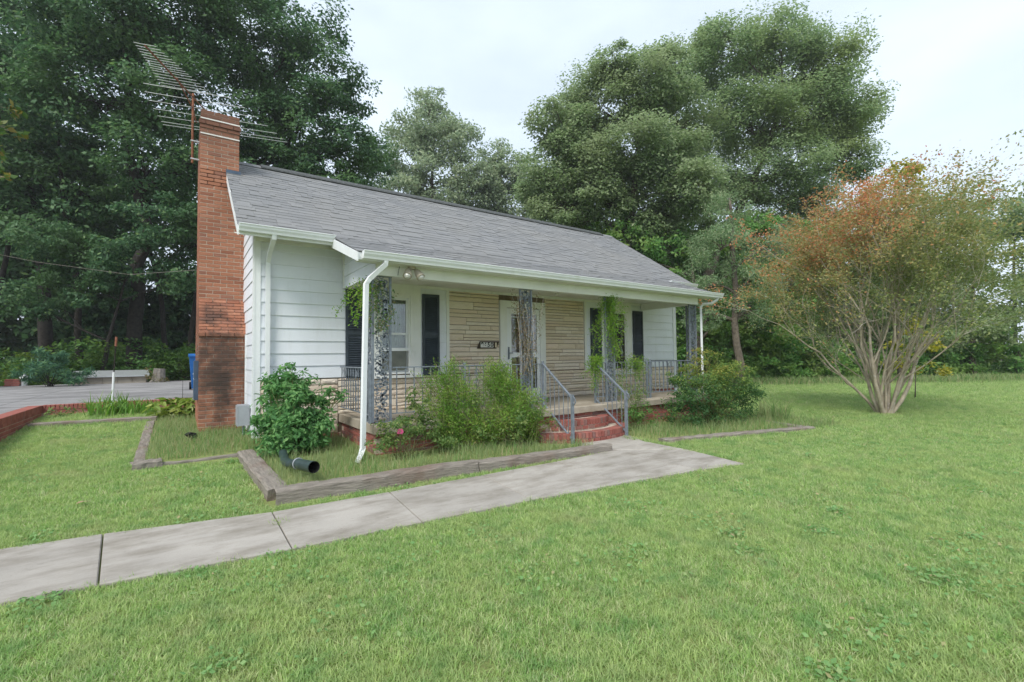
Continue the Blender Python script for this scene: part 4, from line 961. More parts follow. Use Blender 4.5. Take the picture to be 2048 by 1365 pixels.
def tree(name, label, trunk, r0, blobs, seed, leafL, per_r2, lmat, bark, group=None, cat='tree', nclump=26, clump_frac=.34, twigs=True, wr=.55, up=.6, lo=.35, limb_from=.3, droop=.1):
    rng = np.random.default_rng(seed); tr = np.array(trunk, float); base = tr[0].copy()
    root = empty(name, base); tag(root, label, cat, group)
    w = MB(); n = len(tr); tt = np.linspace(0, n-1, n*3-2); tp = np.stack([np.interp(tt, range(n), tr[:, k]) for k in range(3)], 1)
    tp[1:] += rng.normal(size=(len(tp)-1, 3))*r0*.25*np.array([1, 1, .2]); tp = tp-base
    rad = [r0*(1.35 if i == 0 else 1)*(1-.72*i/(len(tp)-1)) for i in range(len(tp))]; w.tube(tp, rad, 9)
    P, C, O = clumped(rng, blobs, per_r2, clump_frac, nclump, lo)
    for (bx, by, bz, br), cs in zip(blobs, C):
        bc = np.array([bx, by, bz])-base; k0 = int(len(tp)*limb_from); d = np.linalg.norm(tp[k0:]-bc+np.array([0, 0, np.linalg.norm(bc[:2])*.35]), axis=1); j = k0+int(np.argmin(d))
        pts = bent(tp[j], bc, rng, .22, 7); rr = min(rad[j]*.62, .05+br*.055); w.tube(pts, [rr*(1-.7*i/6) for i in range(7)], 6)
        if twigs:
            for c in cs[::2]:
                c = c-base; q = pts[rng.integers(2, 7)]; w.tube(bent(q, c, rng, .25, 4), [rr*.36, rr*.26, rr*.17, rr*.07], 4, cap=False)
    w.build('trunk', bark, root, smooth=True)
    me = leaf_mesh('crown', P-base, rng, leafL, wr=wr, up=up, droop=droop, out=O); obj('crown', me, lmat, root)
    return root
G = lambda *c: c
L_oak = leaf_mat('oak_leaves', [(0, (0.135, 0.206, 0.087)), (.4, (0.211, 0.294, 0.138)), (.75, (0.297, 0.381, 0.204)), (1, (0.396, 0.453, 0.275))], .5, patch=(0.270, 0.330, 0.173), patch_scale=.35)
L_oak2 = leaf_mat('green_oak_leaves', [(0, (.138, .218, .098)), (.5, (.218, .310, .149)), (1, (.333, .414, .218))], 0.5, patch=(.253, .322, .138), patch_scale=.3)
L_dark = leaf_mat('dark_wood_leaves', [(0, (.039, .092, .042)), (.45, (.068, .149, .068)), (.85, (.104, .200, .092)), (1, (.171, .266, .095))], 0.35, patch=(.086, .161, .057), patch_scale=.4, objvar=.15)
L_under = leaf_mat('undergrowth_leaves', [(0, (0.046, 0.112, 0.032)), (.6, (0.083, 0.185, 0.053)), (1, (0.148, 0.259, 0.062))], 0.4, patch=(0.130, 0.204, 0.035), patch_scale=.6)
L_hedge = leaf_mat('hedge_leaves', [(0, (0.075, 0.195, 0.050)), (.6, (0.150, 0.315, 0.086)), (1, (0.255, 0.420, 0.122))], 0.45, patch=(0.225, 0.315, 0.086), patch_scale=.6)
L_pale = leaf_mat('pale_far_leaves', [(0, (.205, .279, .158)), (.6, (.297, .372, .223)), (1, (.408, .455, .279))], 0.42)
L_cedar = leaf_mat('cedar_sprays', [(0, (.138, .230, .104)), (.6, (.219, .323, .161)), (1, (.345, .391, .230))], 0.35)
L_yel = leaf_mat('yellowing_leaves', [(0, (.20, .24, .04)), (.5, (.36, .34, .05)), (1, (.45, .38, .07))], .4)

tree('oak_tree', 'huge grey-green oak with a broad domed crown rising behind the roof end', [(19.5, 9.3, 0), (19.4, 9.4, 3.5), (19.2, 9.3, 7), (19.6, 8.9, 10), (19.8, 8.9, 14)], .42,
     [(16.4, 11, 12.1, 2.4), (19.4, 11.2, 16.2, 2.8), (20, 8.3, 16.3, 2.5), (19.5, 8.8, 12.4, 3.1), (23.5, 8.3, 15, 2.7), (17.5, 10.3, 10.4, 1.9), (20.7, 5.6, 10, 1.8), (21.2, 7.7, 9.3, 1.7), (16.9, 13.4, 11.2, 1.9), (18.6, 9.2, 17.3, 1.5), (20.8, 7.6, 17.6, 1.5), (16.2, 11.2, 14.3, 1.8), (17.5, 10.4, 13, 2.3), (18.6, 9.6, 10.2, 2.0), (20.2, 8.3, 8.6, 1.7), (16.4, 11.2, 9.6, 1.8), (21.3, 7.6, 12.2, 2.3)],
     1, .17, 2100, L_oak, M['bark'], nclump=44, clump_frac=.36, up=1.2)
tree('oak_tree', 'tallest spreading green tree with feathery crown between the grey oak and the crape myrtle', [(25.3, 8.8, 0), (25, 8.9, 4), (26.3, 7.9, 8.5), (28, 6.6, 12), (29.3, 5.4, 17)], .42,
     [(26.4, 7.3, 19.8, 2.8), (29.2, 5.3, 20.6, 2.6), (31.3, 3.8, 19.3, 2.6), (32.3, 3.2, 16.3, 2.5), (30.2, 4.7, 16.3, 3.3), (27.7, 6.5, 15.7, 3.1), (32.4, 3.2, 13.2, 2), (30, 5, 12.6, 2.9), (27.2, 7, 12, 2.5), (31.4, 4.1, 10.1, 1.9), (25.6, 7.8, 21, 1.4), (28.8, 6, 9.5, 1.9)],
     2, .17, 2000, L_oak2, M['bark'], wr=.5, nclump=44, clump_frac=.36, up=1.2)
tree('cedar_tree', 'slim dark-trunked cedar with soft grey-green sprays beside the roof end', [(19.5, 3.2, 0), (19.45, 3.2, 3), (19.4, 3.2, 6.5), (19.3, 3.2, 8.6)], .19,
     [(18.8, 3.4, 6.2, 1.6), (19.9, 2.7, 4.9, 1.5), (18.2, 3.9, 4.5, 1.1), (20.8, 2, 6.4, 1.1), (19.7, 2.9, 3.4, 1.2), (18.9, 3.3, 7.8, 1.1), (18.1, 4.1, 3.2, 1.0)], 3, .13, 1900, L_cedar, M['bark'], wr=.25, up=.2)
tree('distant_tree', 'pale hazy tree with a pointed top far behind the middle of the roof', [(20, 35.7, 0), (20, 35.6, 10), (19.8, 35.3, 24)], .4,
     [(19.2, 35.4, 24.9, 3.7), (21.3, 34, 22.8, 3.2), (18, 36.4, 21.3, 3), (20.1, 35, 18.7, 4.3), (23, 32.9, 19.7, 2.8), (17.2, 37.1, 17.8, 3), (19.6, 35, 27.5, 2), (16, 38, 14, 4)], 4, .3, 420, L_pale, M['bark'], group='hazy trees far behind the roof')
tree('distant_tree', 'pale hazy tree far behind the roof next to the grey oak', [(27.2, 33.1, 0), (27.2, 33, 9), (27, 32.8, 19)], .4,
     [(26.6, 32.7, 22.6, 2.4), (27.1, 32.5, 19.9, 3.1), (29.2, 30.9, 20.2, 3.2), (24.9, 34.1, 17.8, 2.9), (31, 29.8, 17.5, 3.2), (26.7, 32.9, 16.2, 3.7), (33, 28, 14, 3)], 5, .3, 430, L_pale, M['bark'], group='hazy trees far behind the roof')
tree('maple_tree', 'leafy bright green tree filling the space under the oaks beside the roof end', [(21.5, 6.4, 0), (21.4, 6.4, 3), (21.2, 6.6, 7)], .2,
     [(20.5, 8.0, 7.3, 1.6), (21.8, 6.6, 7.4, 1.6), (21.0, 7.2, 5.0, 1.6), (22.3, 5.8, 3.6, 1.5), (24.5, 3.4, 3.4, 1.6), (25.2, 2.6, 5.2, 1.6), (26, 2.2, 7.0, 1.6), (23.5, 4.5, 5.6, 1.5), (19.8, 8.8, 5.2, 1.5), (23.6, 4.6, 8.2, 1.3), (18.0, 10.2, 7.2, 1.7), (19.0, 9.6, 8.4, 1.5)], 7, .19, 1100, L_hedge, M['bark'])
tree('yellowing_tree', 'young tree with yellow-green top poking above the crape myrtle', [(29.2, 0, 0), (29.1, -.1, 5), (29.1, -.3, 10)], .1, [(29.1, -.3, 10.5, 1.0), (28.5, .1, 9.4, 1.1), (29.7, -.8, 9.7, .9), (29, -.2, 7.8, 1.2)], 6, .18, 700, L_yel, M['bark'])
for i, (bl, lb) in enumerate([([(34.1, -.1, 8.9, 2.2), (32.4, 1.1, 7.4, 1.8), (32.9, .9, 4.5, 2.3), (33.4, .5, 2.2, 1.9)], 'bushy mid-green tree in the hedge line directly behind the crape myrtle'),
                              ([(36.4, -1.8, 9.2, 2), (35.3, -.8, 5.4, 2.5), (36, -1.5, 2.5, 2.2)], 'rounded olive tree in the hedge line right of the yellow-topped tree'),
                              ([(38.3, -3, 7.9, 2.1), (38.4, -2.9, 4.2, 2.4), (39.7, -4.1, 9.4, 2.3), (40, -4.5, 5, 2.5), (41, -5.5, 7.5, 2.5)], 'wide tree at the far end of the hedge line beyond the crape myrtle')]):
    b0 = bl[-1] if i < 2 else bl[1]; tree('hedge_tree', lb, [(b0[0], b0[1], 0), (b0[0], b0[1], 3), (bl[0][0], bl[0][1], bl[0][2])], .16, bl, 20+i, .2, 800, L_oak2 if i != 1 else L_oak, M['bark'], group='trees in the hedge line')
# dark wood behind the patio
T1 = [(2.3, 19.4, 17.5, 3.2), (4.1, 18, 18.9, 2.3), (5.5, 17.2, 15.9, 2.1), (4.1, 18.3, 13.8, 2.9), (1.5, 20.2, 14.1, 2.9), (6.5, 16.7, 12.7, 1.7), (3.2, 19, 11.1, 2.4), (.6, 20.7, 17.8, 2.4), (6, 17.1, 10.3, 1.7), (1.8, 19.6, 22.4, 3.2), (5, 17.8, 11.6, 2.1)]
T2 = [(-3.3, 19.7, 16.6, 3.1), (-5.8, 21.5, 17.1, 2.8), (-1.5, 18.6, 13.8, 2.6), (-4.2, 20.5, 13.4, 2.6), (-1.7, 18.6, 17.1, 2.4), (-2.3, 19.3, 10.5, 2.1), (-.3, 17.9, 10.7, 1.7), (-3.7, 19.9, 20.6, 3.1), (-.8, 17.9, 19.4, 2.6)]
T3 = [(-7.9, 25.4, 16.3, 3.1), (-6.8, 24.8, 12.4, 2.6), (-5.3, 23.9, 10.3, 2.6), (-8, 25.8, 9.4, 2.3), (-10, 27, 13.7, 3.1), (-7.5, 25, 21.1, 3.3), (-10.6, 27.3, 18.6, 3.1)]
T4 = [(-1.6, 16.9, 7.3, 1.6), (-2.8, 17.6, 5.9, 1.4), (-.9, 16.9, 5, 1.1), (-4.7, 18.8, 5.5, 1.6), (-6.5, 20, 4.2, 1.5), (.2, 16.3, 7.5, 1.3), (-3.8, 18.4, 4.4, 1.1), (-5.6, 19.3, 6.7, 1.5)]
T5 = [(10.5, 24.8, 16.4, 1.6), (8.9, 26, 12.3, 2.3), (10.1, 25.1, 14.3, 1.9), (7.1, 27.3, 11.3, 2.3), (5.4, 28.5, 11.7, 2.4), (3, 30.2, 11.7, 2.9), (8.5, 26.5, 9, 2.6)]
WG = 'tall trees of the dark wood behind the patio'
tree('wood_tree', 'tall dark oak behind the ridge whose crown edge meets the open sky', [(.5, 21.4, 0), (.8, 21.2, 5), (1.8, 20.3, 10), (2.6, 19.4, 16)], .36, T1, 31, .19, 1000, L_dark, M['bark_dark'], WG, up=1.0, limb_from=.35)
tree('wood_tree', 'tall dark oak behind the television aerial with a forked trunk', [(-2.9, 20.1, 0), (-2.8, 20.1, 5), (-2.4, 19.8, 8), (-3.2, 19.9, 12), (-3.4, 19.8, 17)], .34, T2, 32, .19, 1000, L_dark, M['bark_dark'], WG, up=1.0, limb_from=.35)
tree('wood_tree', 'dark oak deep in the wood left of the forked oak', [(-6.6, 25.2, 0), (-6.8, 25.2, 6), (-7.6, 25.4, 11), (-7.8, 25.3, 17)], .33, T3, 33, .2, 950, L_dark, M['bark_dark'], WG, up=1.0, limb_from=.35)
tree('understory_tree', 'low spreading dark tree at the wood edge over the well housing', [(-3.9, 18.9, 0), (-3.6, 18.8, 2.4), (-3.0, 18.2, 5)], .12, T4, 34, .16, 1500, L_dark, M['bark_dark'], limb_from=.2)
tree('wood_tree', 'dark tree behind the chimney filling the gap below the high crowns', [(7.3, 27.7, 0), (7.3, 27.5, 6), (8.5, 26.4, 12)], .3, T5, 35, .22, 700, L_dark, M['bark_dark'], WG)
rgw = random.Random(3)
for i, (x, y, h_, ln, lb) in enumerate([(-.6, 24.5, 15, .6, 'slim bare-stemmed tree standing in shade straight behind the chimney'), (-4.9, 22.6, 14, -.8, 'thin leaning trunk in the shade beside the understory tree'), (-8.6, 22.5, 15, .5, 'thin dark trunk deep in the wood above the yew shrubs'),
                                       (-1.6, 27.5, 16, -1.4, 'slanting trunk crossing the shade between the forked oak and the chimney'), (-9.5, 28.5, 17, 1.2, 'dark trunk at the outer edge of the wood'), (-12.5, 27.5, 17, .8, 'crooked dark tree at the far corner of the patio')]):
    tree('slender_tree', lb, [(x, y, 0), (x+ln*.3, y, h_*.3), (x+ln, y-.3, h_*.65), (x+ln*1.3, y-.4, h_)], .17, [(x+ln*1.2+rgw.uniform(-1, 1), y+rgw.uniform(-1, 1), h_*f, 2.0) for f in (.55, .7, .85, 1.0)], 60+i, .22, 420, L_dark, M['bark_dark'], 'slender trees in the dark wood')
# far wood mass and undergrowth
rng = np.random.default_rng(8)
def mass(name, label, blobs, L, per, mat, seed, **kw):
    r_ = np.random.default_rng(seed); P, C, O = clumped(r_, blobs, per, .4, 16, .2, 1.0)
    P = P[P[:, 2] > .02]; o = obj(name, leaf_mesh(name, P, r_, L, **kw), mat); tag(o, label, kind='stuff'); return o
bl = []
for i in range(170):
    f = rng.random(); x = -32+f*50; y = 33+rng.uniform(0, 9)-f*1.0; bl.append((x, y, 13*rng.random()**1.6+.5, rng.uniform(2.2, 3.6)))
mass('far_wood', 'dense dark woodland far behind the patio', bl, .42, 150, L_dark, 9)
bl = [(rng.uniform(-14, 6), rng.uniform(18.6, 25), rng.uniform(.2, 1.8)+0, rng.uniform(.7, 1.3)) for i in range(70)]
bl += [(x, 18.6+.25*abs(x+3), .4+rng.uniform(0, .6), .8) for x in np.arange(-13, 5, .9)]
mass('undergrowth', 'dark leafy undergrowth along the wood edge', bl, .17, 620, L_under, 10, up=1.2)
bl = []
for i in range(150):
    px = rng.random()**1.4; x = 17+px*25; y0 = 9.5-px*15.5; bl.append((x+rng.uniform(-1, 1), y0+rng.uniform(0, 3.0), rng.uniform(.1, 2.4)*rng.random()**.5, rng.uniform(.6, 1.25)))
bl += [(17.5+f*9, 9.2-f*6.5+rng.uniform(0, 1.5), rng.uniform(.3, 4.6), rng.uniform(.8, 1.3)) for f in rng.random(46)]
mass('hedge_undergrowth', 'green brambles and saplings along the far edge of the lawn', bl, .19, 560, L_hedge, 11, up=.9)
bl = [(17+f*30+rng.uniform(-2, 2), 15-f*15+rng.uniform(0, 4), rng.uniform(.2, 3), rng.uniform(1.5, 2.2)) for f in rng.random(90)]+[(17+f*30+rng.uniform(-2, 2), 14.5-f*15+rng.uniform(0, 4), rng.uniform(.5, 9.5), rng.uniform(1.7, 2.6)) for f in rng.random(110)]
mass('far_hedge', 'dense trees behind the hedge line', bl, .32, 170, L_oak2, 12)
# yellow leaf sprays low at the right
rr = np.random.default_rng(14)
tree('yellow_sapling', 'sapling with large yellow-green leaves behind the crape myrtle stems', [(18.4, -3.3, 0), (18.5, -3.35, 1.5), (18.6, -3.4, 2.8)], .016, [(18.4, -3.2, 2.5, .55), (18.9, -3.8, 1.9, .5), (17.9, -2.9, 1.0, .4), (18.8, -3.6, .9, .4), (18.2, -3.2, 1.6, .5)], 15, .13, 900, L_yel, M['bark'], nclump=12)

# ------------------------------------------------------------------ crape myrtle
def crape_myrtle(name, label, base, seed, nstem, H, spread, mats, nleaf, redfn, leafL=.075):
    rng = np.random.default_rng(seed); root = empty(name, base); tag(root, label, 'tree'); w = MB(); tips = []; fine = MB()
    def grow(p, d, L, r, lvl):
        n = 5 if lvl < 2 else 4; pts = [np.array(p)]; dd = np.array(d, float)
        for i in range(n):
            dd = dd+rng.normal(size=3)*.13+np.array([0, 0, .09 if lvl < 2 else (.04 if lvl < 3 else -.02)]); dd /= np.linalg.norm(dd); pts.append(pts[-1]+dd*L/n)
        (w if lvl < 3 else fine).tube(pts, [r*(1-.5*i/n) for i in range(n+1)], 7 if lvl < 2 else (4 if lvl < 4 else 3), cap=False)
        if lvl >= 3: tips.extend(pts[1:])
        if lvl >= 5: return
        k = (3, 3, 3, 3, 2)[lvl] if lvl else 3
        for j in range(k):
            f = 1.0 if j == 0 else rng.uniform(.35, .95); a = pts[min(n, int(round(f*n)))]
            nd_ = dd+nrm(rng.normal(size=(1, 3)))[0]*(.30 if j == 0 else .62); nd_[2] += .06; nd_ /= np.linalg.norm(nd_)
            grow(a, nd_, L*rng.uniform(.58, .78), r*(.52 if j == 0 else .42), lvl+1)
    for i in range(nstem):
        a = 2*math.pi*(i+rng.uniform(-.2, .2))/nstem; t = (.12 if i % 3 == 0 else rng.uniform(.35, .72))*spread; p = np.array([math.cos(a)*.11*(.5+t), math.sin(a)*.11*(.5+t), -.03])
        d = np.array([math.cos(a)*t, math.sin(a)*t, 1.0]); d /= np.linalg.norm(d); grow(p, d, H*rng.uniform(.36, .44), rng.uniform(.03, .056), 0)
    w.build('trunk', mats[0], root, smooth=True); fine.build('twigs', mats[1], root)
    T = np.array(tips); 
    q_ = np.linalg.norm((T-np.array([0, 0, 1.2]))*np.array([.95, .95, 1.0]), axis=1); pr = .10+sm(1.2, 3.4, q_)+.25*sm(2.6, 3.4, T[:, 2]); cw = .35+.65*sm(-.25, .25, np.sin(T[:, 0]*2.3+1)*np.sin(T[:, 1]*2.1)*np.sin(T[:, 2]*2.6)+.1); sub_ = rng.random(len(T)) < .45; pr = pr*cw*sub_; ci = rng.choice(len(T), nleaf, p=pr/pr.sum()); P = T[ci]+rng.normal(size=(nleaf, 3))*.085
    obj('crown', leaf_mesh('crown', P, rng, leafL, rnd=redfn(P, rng), wr=.5, up=.9), mats[2], root); return root, T
L_myr = leaf_mat('crape_myrtle_leaves', [(0, (.162, .227, .073)), (.35, (.251, .283, .106)), (.55, (.356, .324, .138)), (.72, (.486, .259, .121)), (.88, (.600, .218, .121)), (1, (.600, .259, .145))], 0.42)
def red1(P, rng):
    a = 0.0; vr = np.array([_rt.x*math.cos(a)+_rt.y*math.sin(a), -_rt.x*math.sin(a)+_rt.y*math.cos(a), 0]); side = P@vr
    score = .24+.19*(P[:, 2]-2.8)/1.5-.10*side+rng.normal(size=len(P))*.14+.12*np.sin(P[:, 0]*1.7)*np.sin(P[:, 1]*1.9+P[:, 2])
    return np.clip(score, .0, 1)
MY = crape_myrtle('crape_myrtle', 'many-stemmed crape myrtle with bare tan trunks and reddening crown on the lawn', (13.3, -4.0, 0), 23, 20, 5.25, .95, (M['bark_myrtle'], M['twig_grey'], L_myr), 72000, red1, .066)

# ------------------------------------------------------------------ garden plants
def bush(name, label, base, blobs, seed, L, per, mat, stem=M['twig'], r=.012, cat='shrub', group=None, nclump=12, cf=.42, rndfn=None, fold=True, **kw):
    rng = np.random.default_rng(seed); base = np.array(base, float); root = empty(name, base); tag(root, label, cat, group)
    P, C, O = clumped(rng, blobs, per, cf, nclump, .3, 1.0); ok = P[:, 2] > hgt(P[:, 0], P[:, 1])+.01; P = P[ok]; O = O[ok]
    w = MB()
    for cs in C:
        for c in cs[::2]:
            b = base+np.array([rng.normal()*.07, rng.normal()*.07, -.02]); w.tube(bent(b, c, rng, .25, 5)-base, [r, r*.8, r*.6, r*.4, r*.25], 4, cap=False)
    w.build('stems', stem, root)
    me = leaf_mesh('foliage', P-base, rng, L, rnd=None if rndfn is None else rndfn(P, rng), fold=fold, out=O, **kw); obj('foliage', me, mat, root); return root
L_hib = leaf_mat('fresh_green_leaves', [(0, (.085, .211, .076)), (.6, (.135, .304, .101)), (1, (.236, .423, .151))], 0.42)
L_rose = leaf_mat('rose_leaves', [(0, (.084, .168, .049)), (.6, (.154, .238, .070)), (1, (.280, .336, .112))], 0.42)
L_fern = leaf_mat('feathery_fern', [(0, (.155, .309, .046)), (.6, (.262, .418, .077)), (.9, (.386, .464, .124)), (1, (.418, .324, .155))], 0.5, patch=(.155, .294, .054), patch_scale=3)
L_vine = leaf_mat('bright_vine', [(0, (.13, .28, .03)), (.7, (.22, .38, .06)), (1, (.28, .36, .08))], .45)
L_vine2 = leaf_mat('olive_vine', [(0, (.084, .182, .056)), (.6, (.140, .238, .084)), (1, (.280, .210, .112))], 0.42)
L_nan = leaf_mat('nandina_leaves', [(0, (.06, .14, .05)), (.3, (.12, .22, .06)), (.55, (.24, .31, .07)), (.8, (.40, .36, .10)), (1, (.45, .28, .13))], .45)
L_box = leaf_mat('glossy_low_leaves', [(0, (.065, .169, .039)), (.6, (.117, .247, .058)), (1, (.208, .325, .078))], 0.4)
L_hosta = leaf_mat('hosta_leaves', [(0, (.16, .26, .05)), (.6, (.27, .36, .08)), (1, (.36, .40, .12))], .4)
L_yew = leaf_mat('yew_needles', [(0, (.042, .115, .074)), (.6, (.074, .178, .093)), (1, (.146, .270, .104))], 0.3)
bush('leafy_bush', 'big leafy green bush with lobed leaves at the front corner of the house', (.3, -.78, hz(.3, -.78)),
     [(.42, -.75, .75, .42), (.25, -.82, 1.1, .26), (.55, -.72, 1.05, .28), (.36, -.72, 1.32, .17), (.85, -.8, .9, .18), (.1, -.85, .75, .28), (.3, -.95, .45, .36), (.62, -.95, .5, .34), (1.08, -.85, .95, .10), (.12, -.9, .45, .3), (.45, -1.05, .32, .34), (.75, -.9, .4, .28), (.42, -.95, .85, .36), (.2, -1.05, .28, .26)], 1, .075, 6000, L_hib, wr=.42, up=.7, droop=.25, nclump=20, cf=.4)
rs = bush('rose_bush', 'sprawling rose bush with one pink bloom at the porch corner', (1.55, -2.12, hz(1.55, -2.12)),
     [(1.45, -2.1, .5, .26), (1.7, -2.05, .65, .24), (1.9, -2.05, .5, .28), (1.85, -1.95, .85, .18), (1.3, -2.12, .35, .2), (2.1, -2.1, .4, .25), (1.75, -1.95, 1.02, .08)], 2, .042, 6500, L_rose, r=.006, wr=.6)
M['pink'] = simple('pink_petals', (.75, .13, .28), .6, .2, 30); fr = MB(); rgp = random.Random(2)
for i in range(14):
    a = i*2.4; rr_ = .008+.0022*i; c = Vector((math.cos(a)*rr_*.5, math.sin(a)*rr_*.5, .012-i*.001)); d = Vector((math.cos(a), math.sin(a), .9-.06*i)).normalized(); s_ = Vector((-math.sin(a), math.cos(a), 0))
    fr.add([c, c+d*.022+s_*.016, c+d*.034, c+d*.022-s_*.016], [(0, 1, 2, 3)])
ro = fr.build('bloom', M['pink'], rs); ro.location = Vector((1.43, -2.32, .545))-rs.location; ro.rotation_euler = (R(55), 0, 0)
MB().tube([(1.5-1.55, -2.2+2.12, .2-.05), (1.45-1.55, -2.28+2.12, .42-.05), (1.43-1.55, -2.32+2.12, .54-rs.location.z)], .004, 4).build('bloom_stem', M['twig'], rs)
# feathery fern heap over the left railing: arching strands set with tiny leaflets
def strands(name, label, base, starts, ends, seed, n, sag, leafL, per_m, mat, spread=.03, stem=M['twig'], cat='vine', group=None, r=.0025, wr=.22, drop=0.0):
    rng = np.random.default_rng(seed); base = np.array(base, float); root = empty(name, base); tag(root, label, cat, group); w = MB(); P = []
    for i in range(n):
        a = np.array(starts[rng.integers(len(starts))])+rng.normal(size=3)*.05; b = np.array(ends[rng.integers(len(ends))])+rng.normal(size=3)*np.array([.12, .08, .1])
        m = (a+b)/2+np.array([rng.normal()*.1, rng.normal()*.08, sag*rng.uniform(.4, 1.3)]); t = np.linspace(0, 1, 8)[:, None]; pts = (1-t)**2*a+2*t*(1-t)*m+t*t*b; pts[:, 2] -= drop*t[:, 0]**2
        w.tube(pts-base, r, 3, cap=False); L = np.linalg.norm(np.diff(pts, axis=0), axis=1).sum(); k = int(L*per_m); u = rng.random(k)*7; j = np.minimum(u.astype(int), 6); f = (u-j)[:, None]
        P.append(pts[j]*(1-f)+pts[j+1]*f+rng.normal(size=(k, 3))*spread)
    P = np.concatenate(P); w.build('stems', stem, root); obj('foliage', leaf_mesh('foliage', P-base, rng, leafL, wr=wr, up=.2), mat, root); return root
strands('asparagus_fern', 'tall feathery yellow-green fern hanging over the left porch railing', (2.4, -1.85, hz(2.4, -1.85)), [(2.25, -1.8, .2), (2.45, -1.85, .2), (2.6, -1.9, .15)], [(2.1, -1.65, 1.15), (2.4, -1.7, 1.3), (2.6, -1.75, 1.15), (2.35, -1.85, .8), (2.5, -1.95, .6), (2.5, -1.7, 1.42)], 3, 90, .28, .05, 110, L_fern, .045, cat='fern')
strands('asparagus_fern', 'wide feathery green fern heap spilling down between the left railing and the steps', (3.4, -1.95, hz(3.4, -1.95)), [(3.05, -1.9, .15), (3.55, -1.95, .12), (3.9, -1.95, .1)], [(3.15, -1.7, 1.2), (3.35, -1.72, 1.32), (3.6, -1.8, 1.1), (3.9, -1.9, .9), (4.1, -2.0, .55), (3.3, -2.15, .5), (3.7, -2.15, .6), (3.5, -1.75, 1.25)], 4, 180, .25, .05, 110, L_fern, .042, cat='fern')
strands('asparagus_fern', 'low feathery fern filling the gap in the middle of the left railing', (2.85, -1.9, hz(2.85, -1.9)), [(2.75, -1.9, .15), (3.0, -1.9, .15)], [(2.7, -1.75, 1.1), (2.9, -1.75, .95), (3.05, -1.8, 1.15), (2.85, -2.05, .6)], 44, 34, .2, .05, 110, L_fern, .045, cat='fern')
bush('glossy_bush', 'darker leafy bush tangled in the fern heap beside the steps', (3.6, -2.1, hz(3.6, -2.1)), [(3.5, -2.15, .5, .28), (3.75, -2.1, .75, .25), (3.9, -2.15, .4, .28), (3.3, -2.15, .3, .25), (2.85, -2.05, .42, .28), (2.8, -1.95, .75, .2)], 5, .045, 2200, L_rose, r=.006, wr=.6)
strands('climbing_vine', 'green creeper clinging to the upper part of the corner iron column', (1.45, -1.6, 1.5), [(1.35, -1.58, 1.9), (1.52, -1.58, 2.0)], [(1.38, -1.6, 2.66), (1.48, -1.6, 2.6), (1.46, -1.6, 2.5), (1.45, -1.62, 2.2)], 6, 9, .03, .04, 110, L_vine2, .028, wr=.5)
strands('hanging_sprig', 'leafy sprig hanging beside the corner column in front of the shutter', (1.2, -1.5, 2.6), [(1.3, -1.5, 2.62)], [(1.02, -1.4, 2.2), (1.15, -1.45, 2.05), (1.08, -1.4, 2.35)], 7, 9, .08, .045, 130, L_vine, .03, wr=.4)
strands('climbing_vine', 'half-dead brownish vine tangled round the middle iron column', (4.1, -1.58, 1.2), [(4.0, -1.58, 1.2), (4.2, -1.58, 1.2)], [(4.05, -1.6, 2.66), (4.2, -1.6, 2.6), (4.1, -1.6, 2.5), (4.3, -1.62, 2.62), (3.9, -1.6, 2.6)], 8, 12, .04, .035, 110, leaf_mat('dry_vine', [(0, (.11, .14, .05)), (.4, (.19, .16, .08)), (1, (.28, .18, .10))], .3), .035, stem=M['twig_grey'], wr=.4)
strands('hanging_vine', 'bright lime-green vine dangling from the third iron column', (6.2, -1.6, 2.68), [(6.1, -1.6, 2.68), (6.3, -1.6, 2.68), (6.2, -1.6, 2.68)], [(5.75, -1.6, 1.7), (5.95, -1.6, 1.9), (6.25, -1.62, 1.5), (6.3, -1.6, 2.0), (6.4, -1.6, 2.2)], 9, 26, -.02, .05, 150, L_vine, .04, wr=.3)
strands('railing_vine', 'lime-green vine tuft on the handrail post by the right of the steps', (5.79, -1.58, 1.2), [(5.8, -1.58, 1.42)], [(5.6, -1.6, 1.3), (5.72, -1.62, .95), (5.9, -1.6, 1.4), (5.75, -1.6, 1.15)], 10, 26, .08, .045, 170, L_vine, .035, wr=.3)
strands('railing_vine', 'olive vine tuft draped over the right porch railing', (6.95, -1.58, 1.2), [(6.95, -1.58, 1.42), (6.8, -1.58, 1.4)], [(6.7, -1.62, 1.1), (7.0, -1.62, 1.0), (7.15, -1.6, 1.3), (6.5, -1.6, 1.35)], 11, 22, .05, .045, 140, L_fern, .05, wr=.3)
strands('railing_weed', 'thin weedy stems growing up through the right railing', (6.4, -1.85, .1), [(6.3, -1.85, .1), (6.7, -1.85, .1)], [(6.2, -1.7, 1.1), (6.5, -1.75, .9), (6.8, -1.8, .8)], 12, 18, .1, .04, 110, L_rose, .05, cat='weed', wr=.35)
def nan_r(P, rng): return np.clip(.06+.52*sm(.5, 1.5, P[:, 2])+.12*np.sin(P[:, 0]*4)+rng.normal(size=len(P))*.14, 0, 1)
bush('nandina_bush', 'large rounded nandina bush with yellowing top at the end of the porch', (8.2, -2.55, .05),
     [(8.2, -2.5, .55, .62), (7.4, -2.45, .6, .45), (7.6, -2.4, 1.0, .38), (8.3, -2.35, 1.15, .48), (9.0, -2.45, .8, .52), (9.0, -2.3, 1.25, .34), (7.9, -2.75, .4, .5), (8.8, -2.8, .42, .52), (9.4, -2.6, .5, .42), (8.2, -2.2, 1.5, .2), (8.75, -2.25, 1.5, .16), (7.2, -2.6, .4, .4), (9.45, -2.5, 1.0, .26), (7.1, -2.5, .75, .35), (8.0, -2.7, .9, .45), (8.7, -2.75, .9, .45)], 13, .055, 4200, L_nan, r=.008, rndfn=nan_r, wr=.4, up=.6, nclump=18, cf=.34)
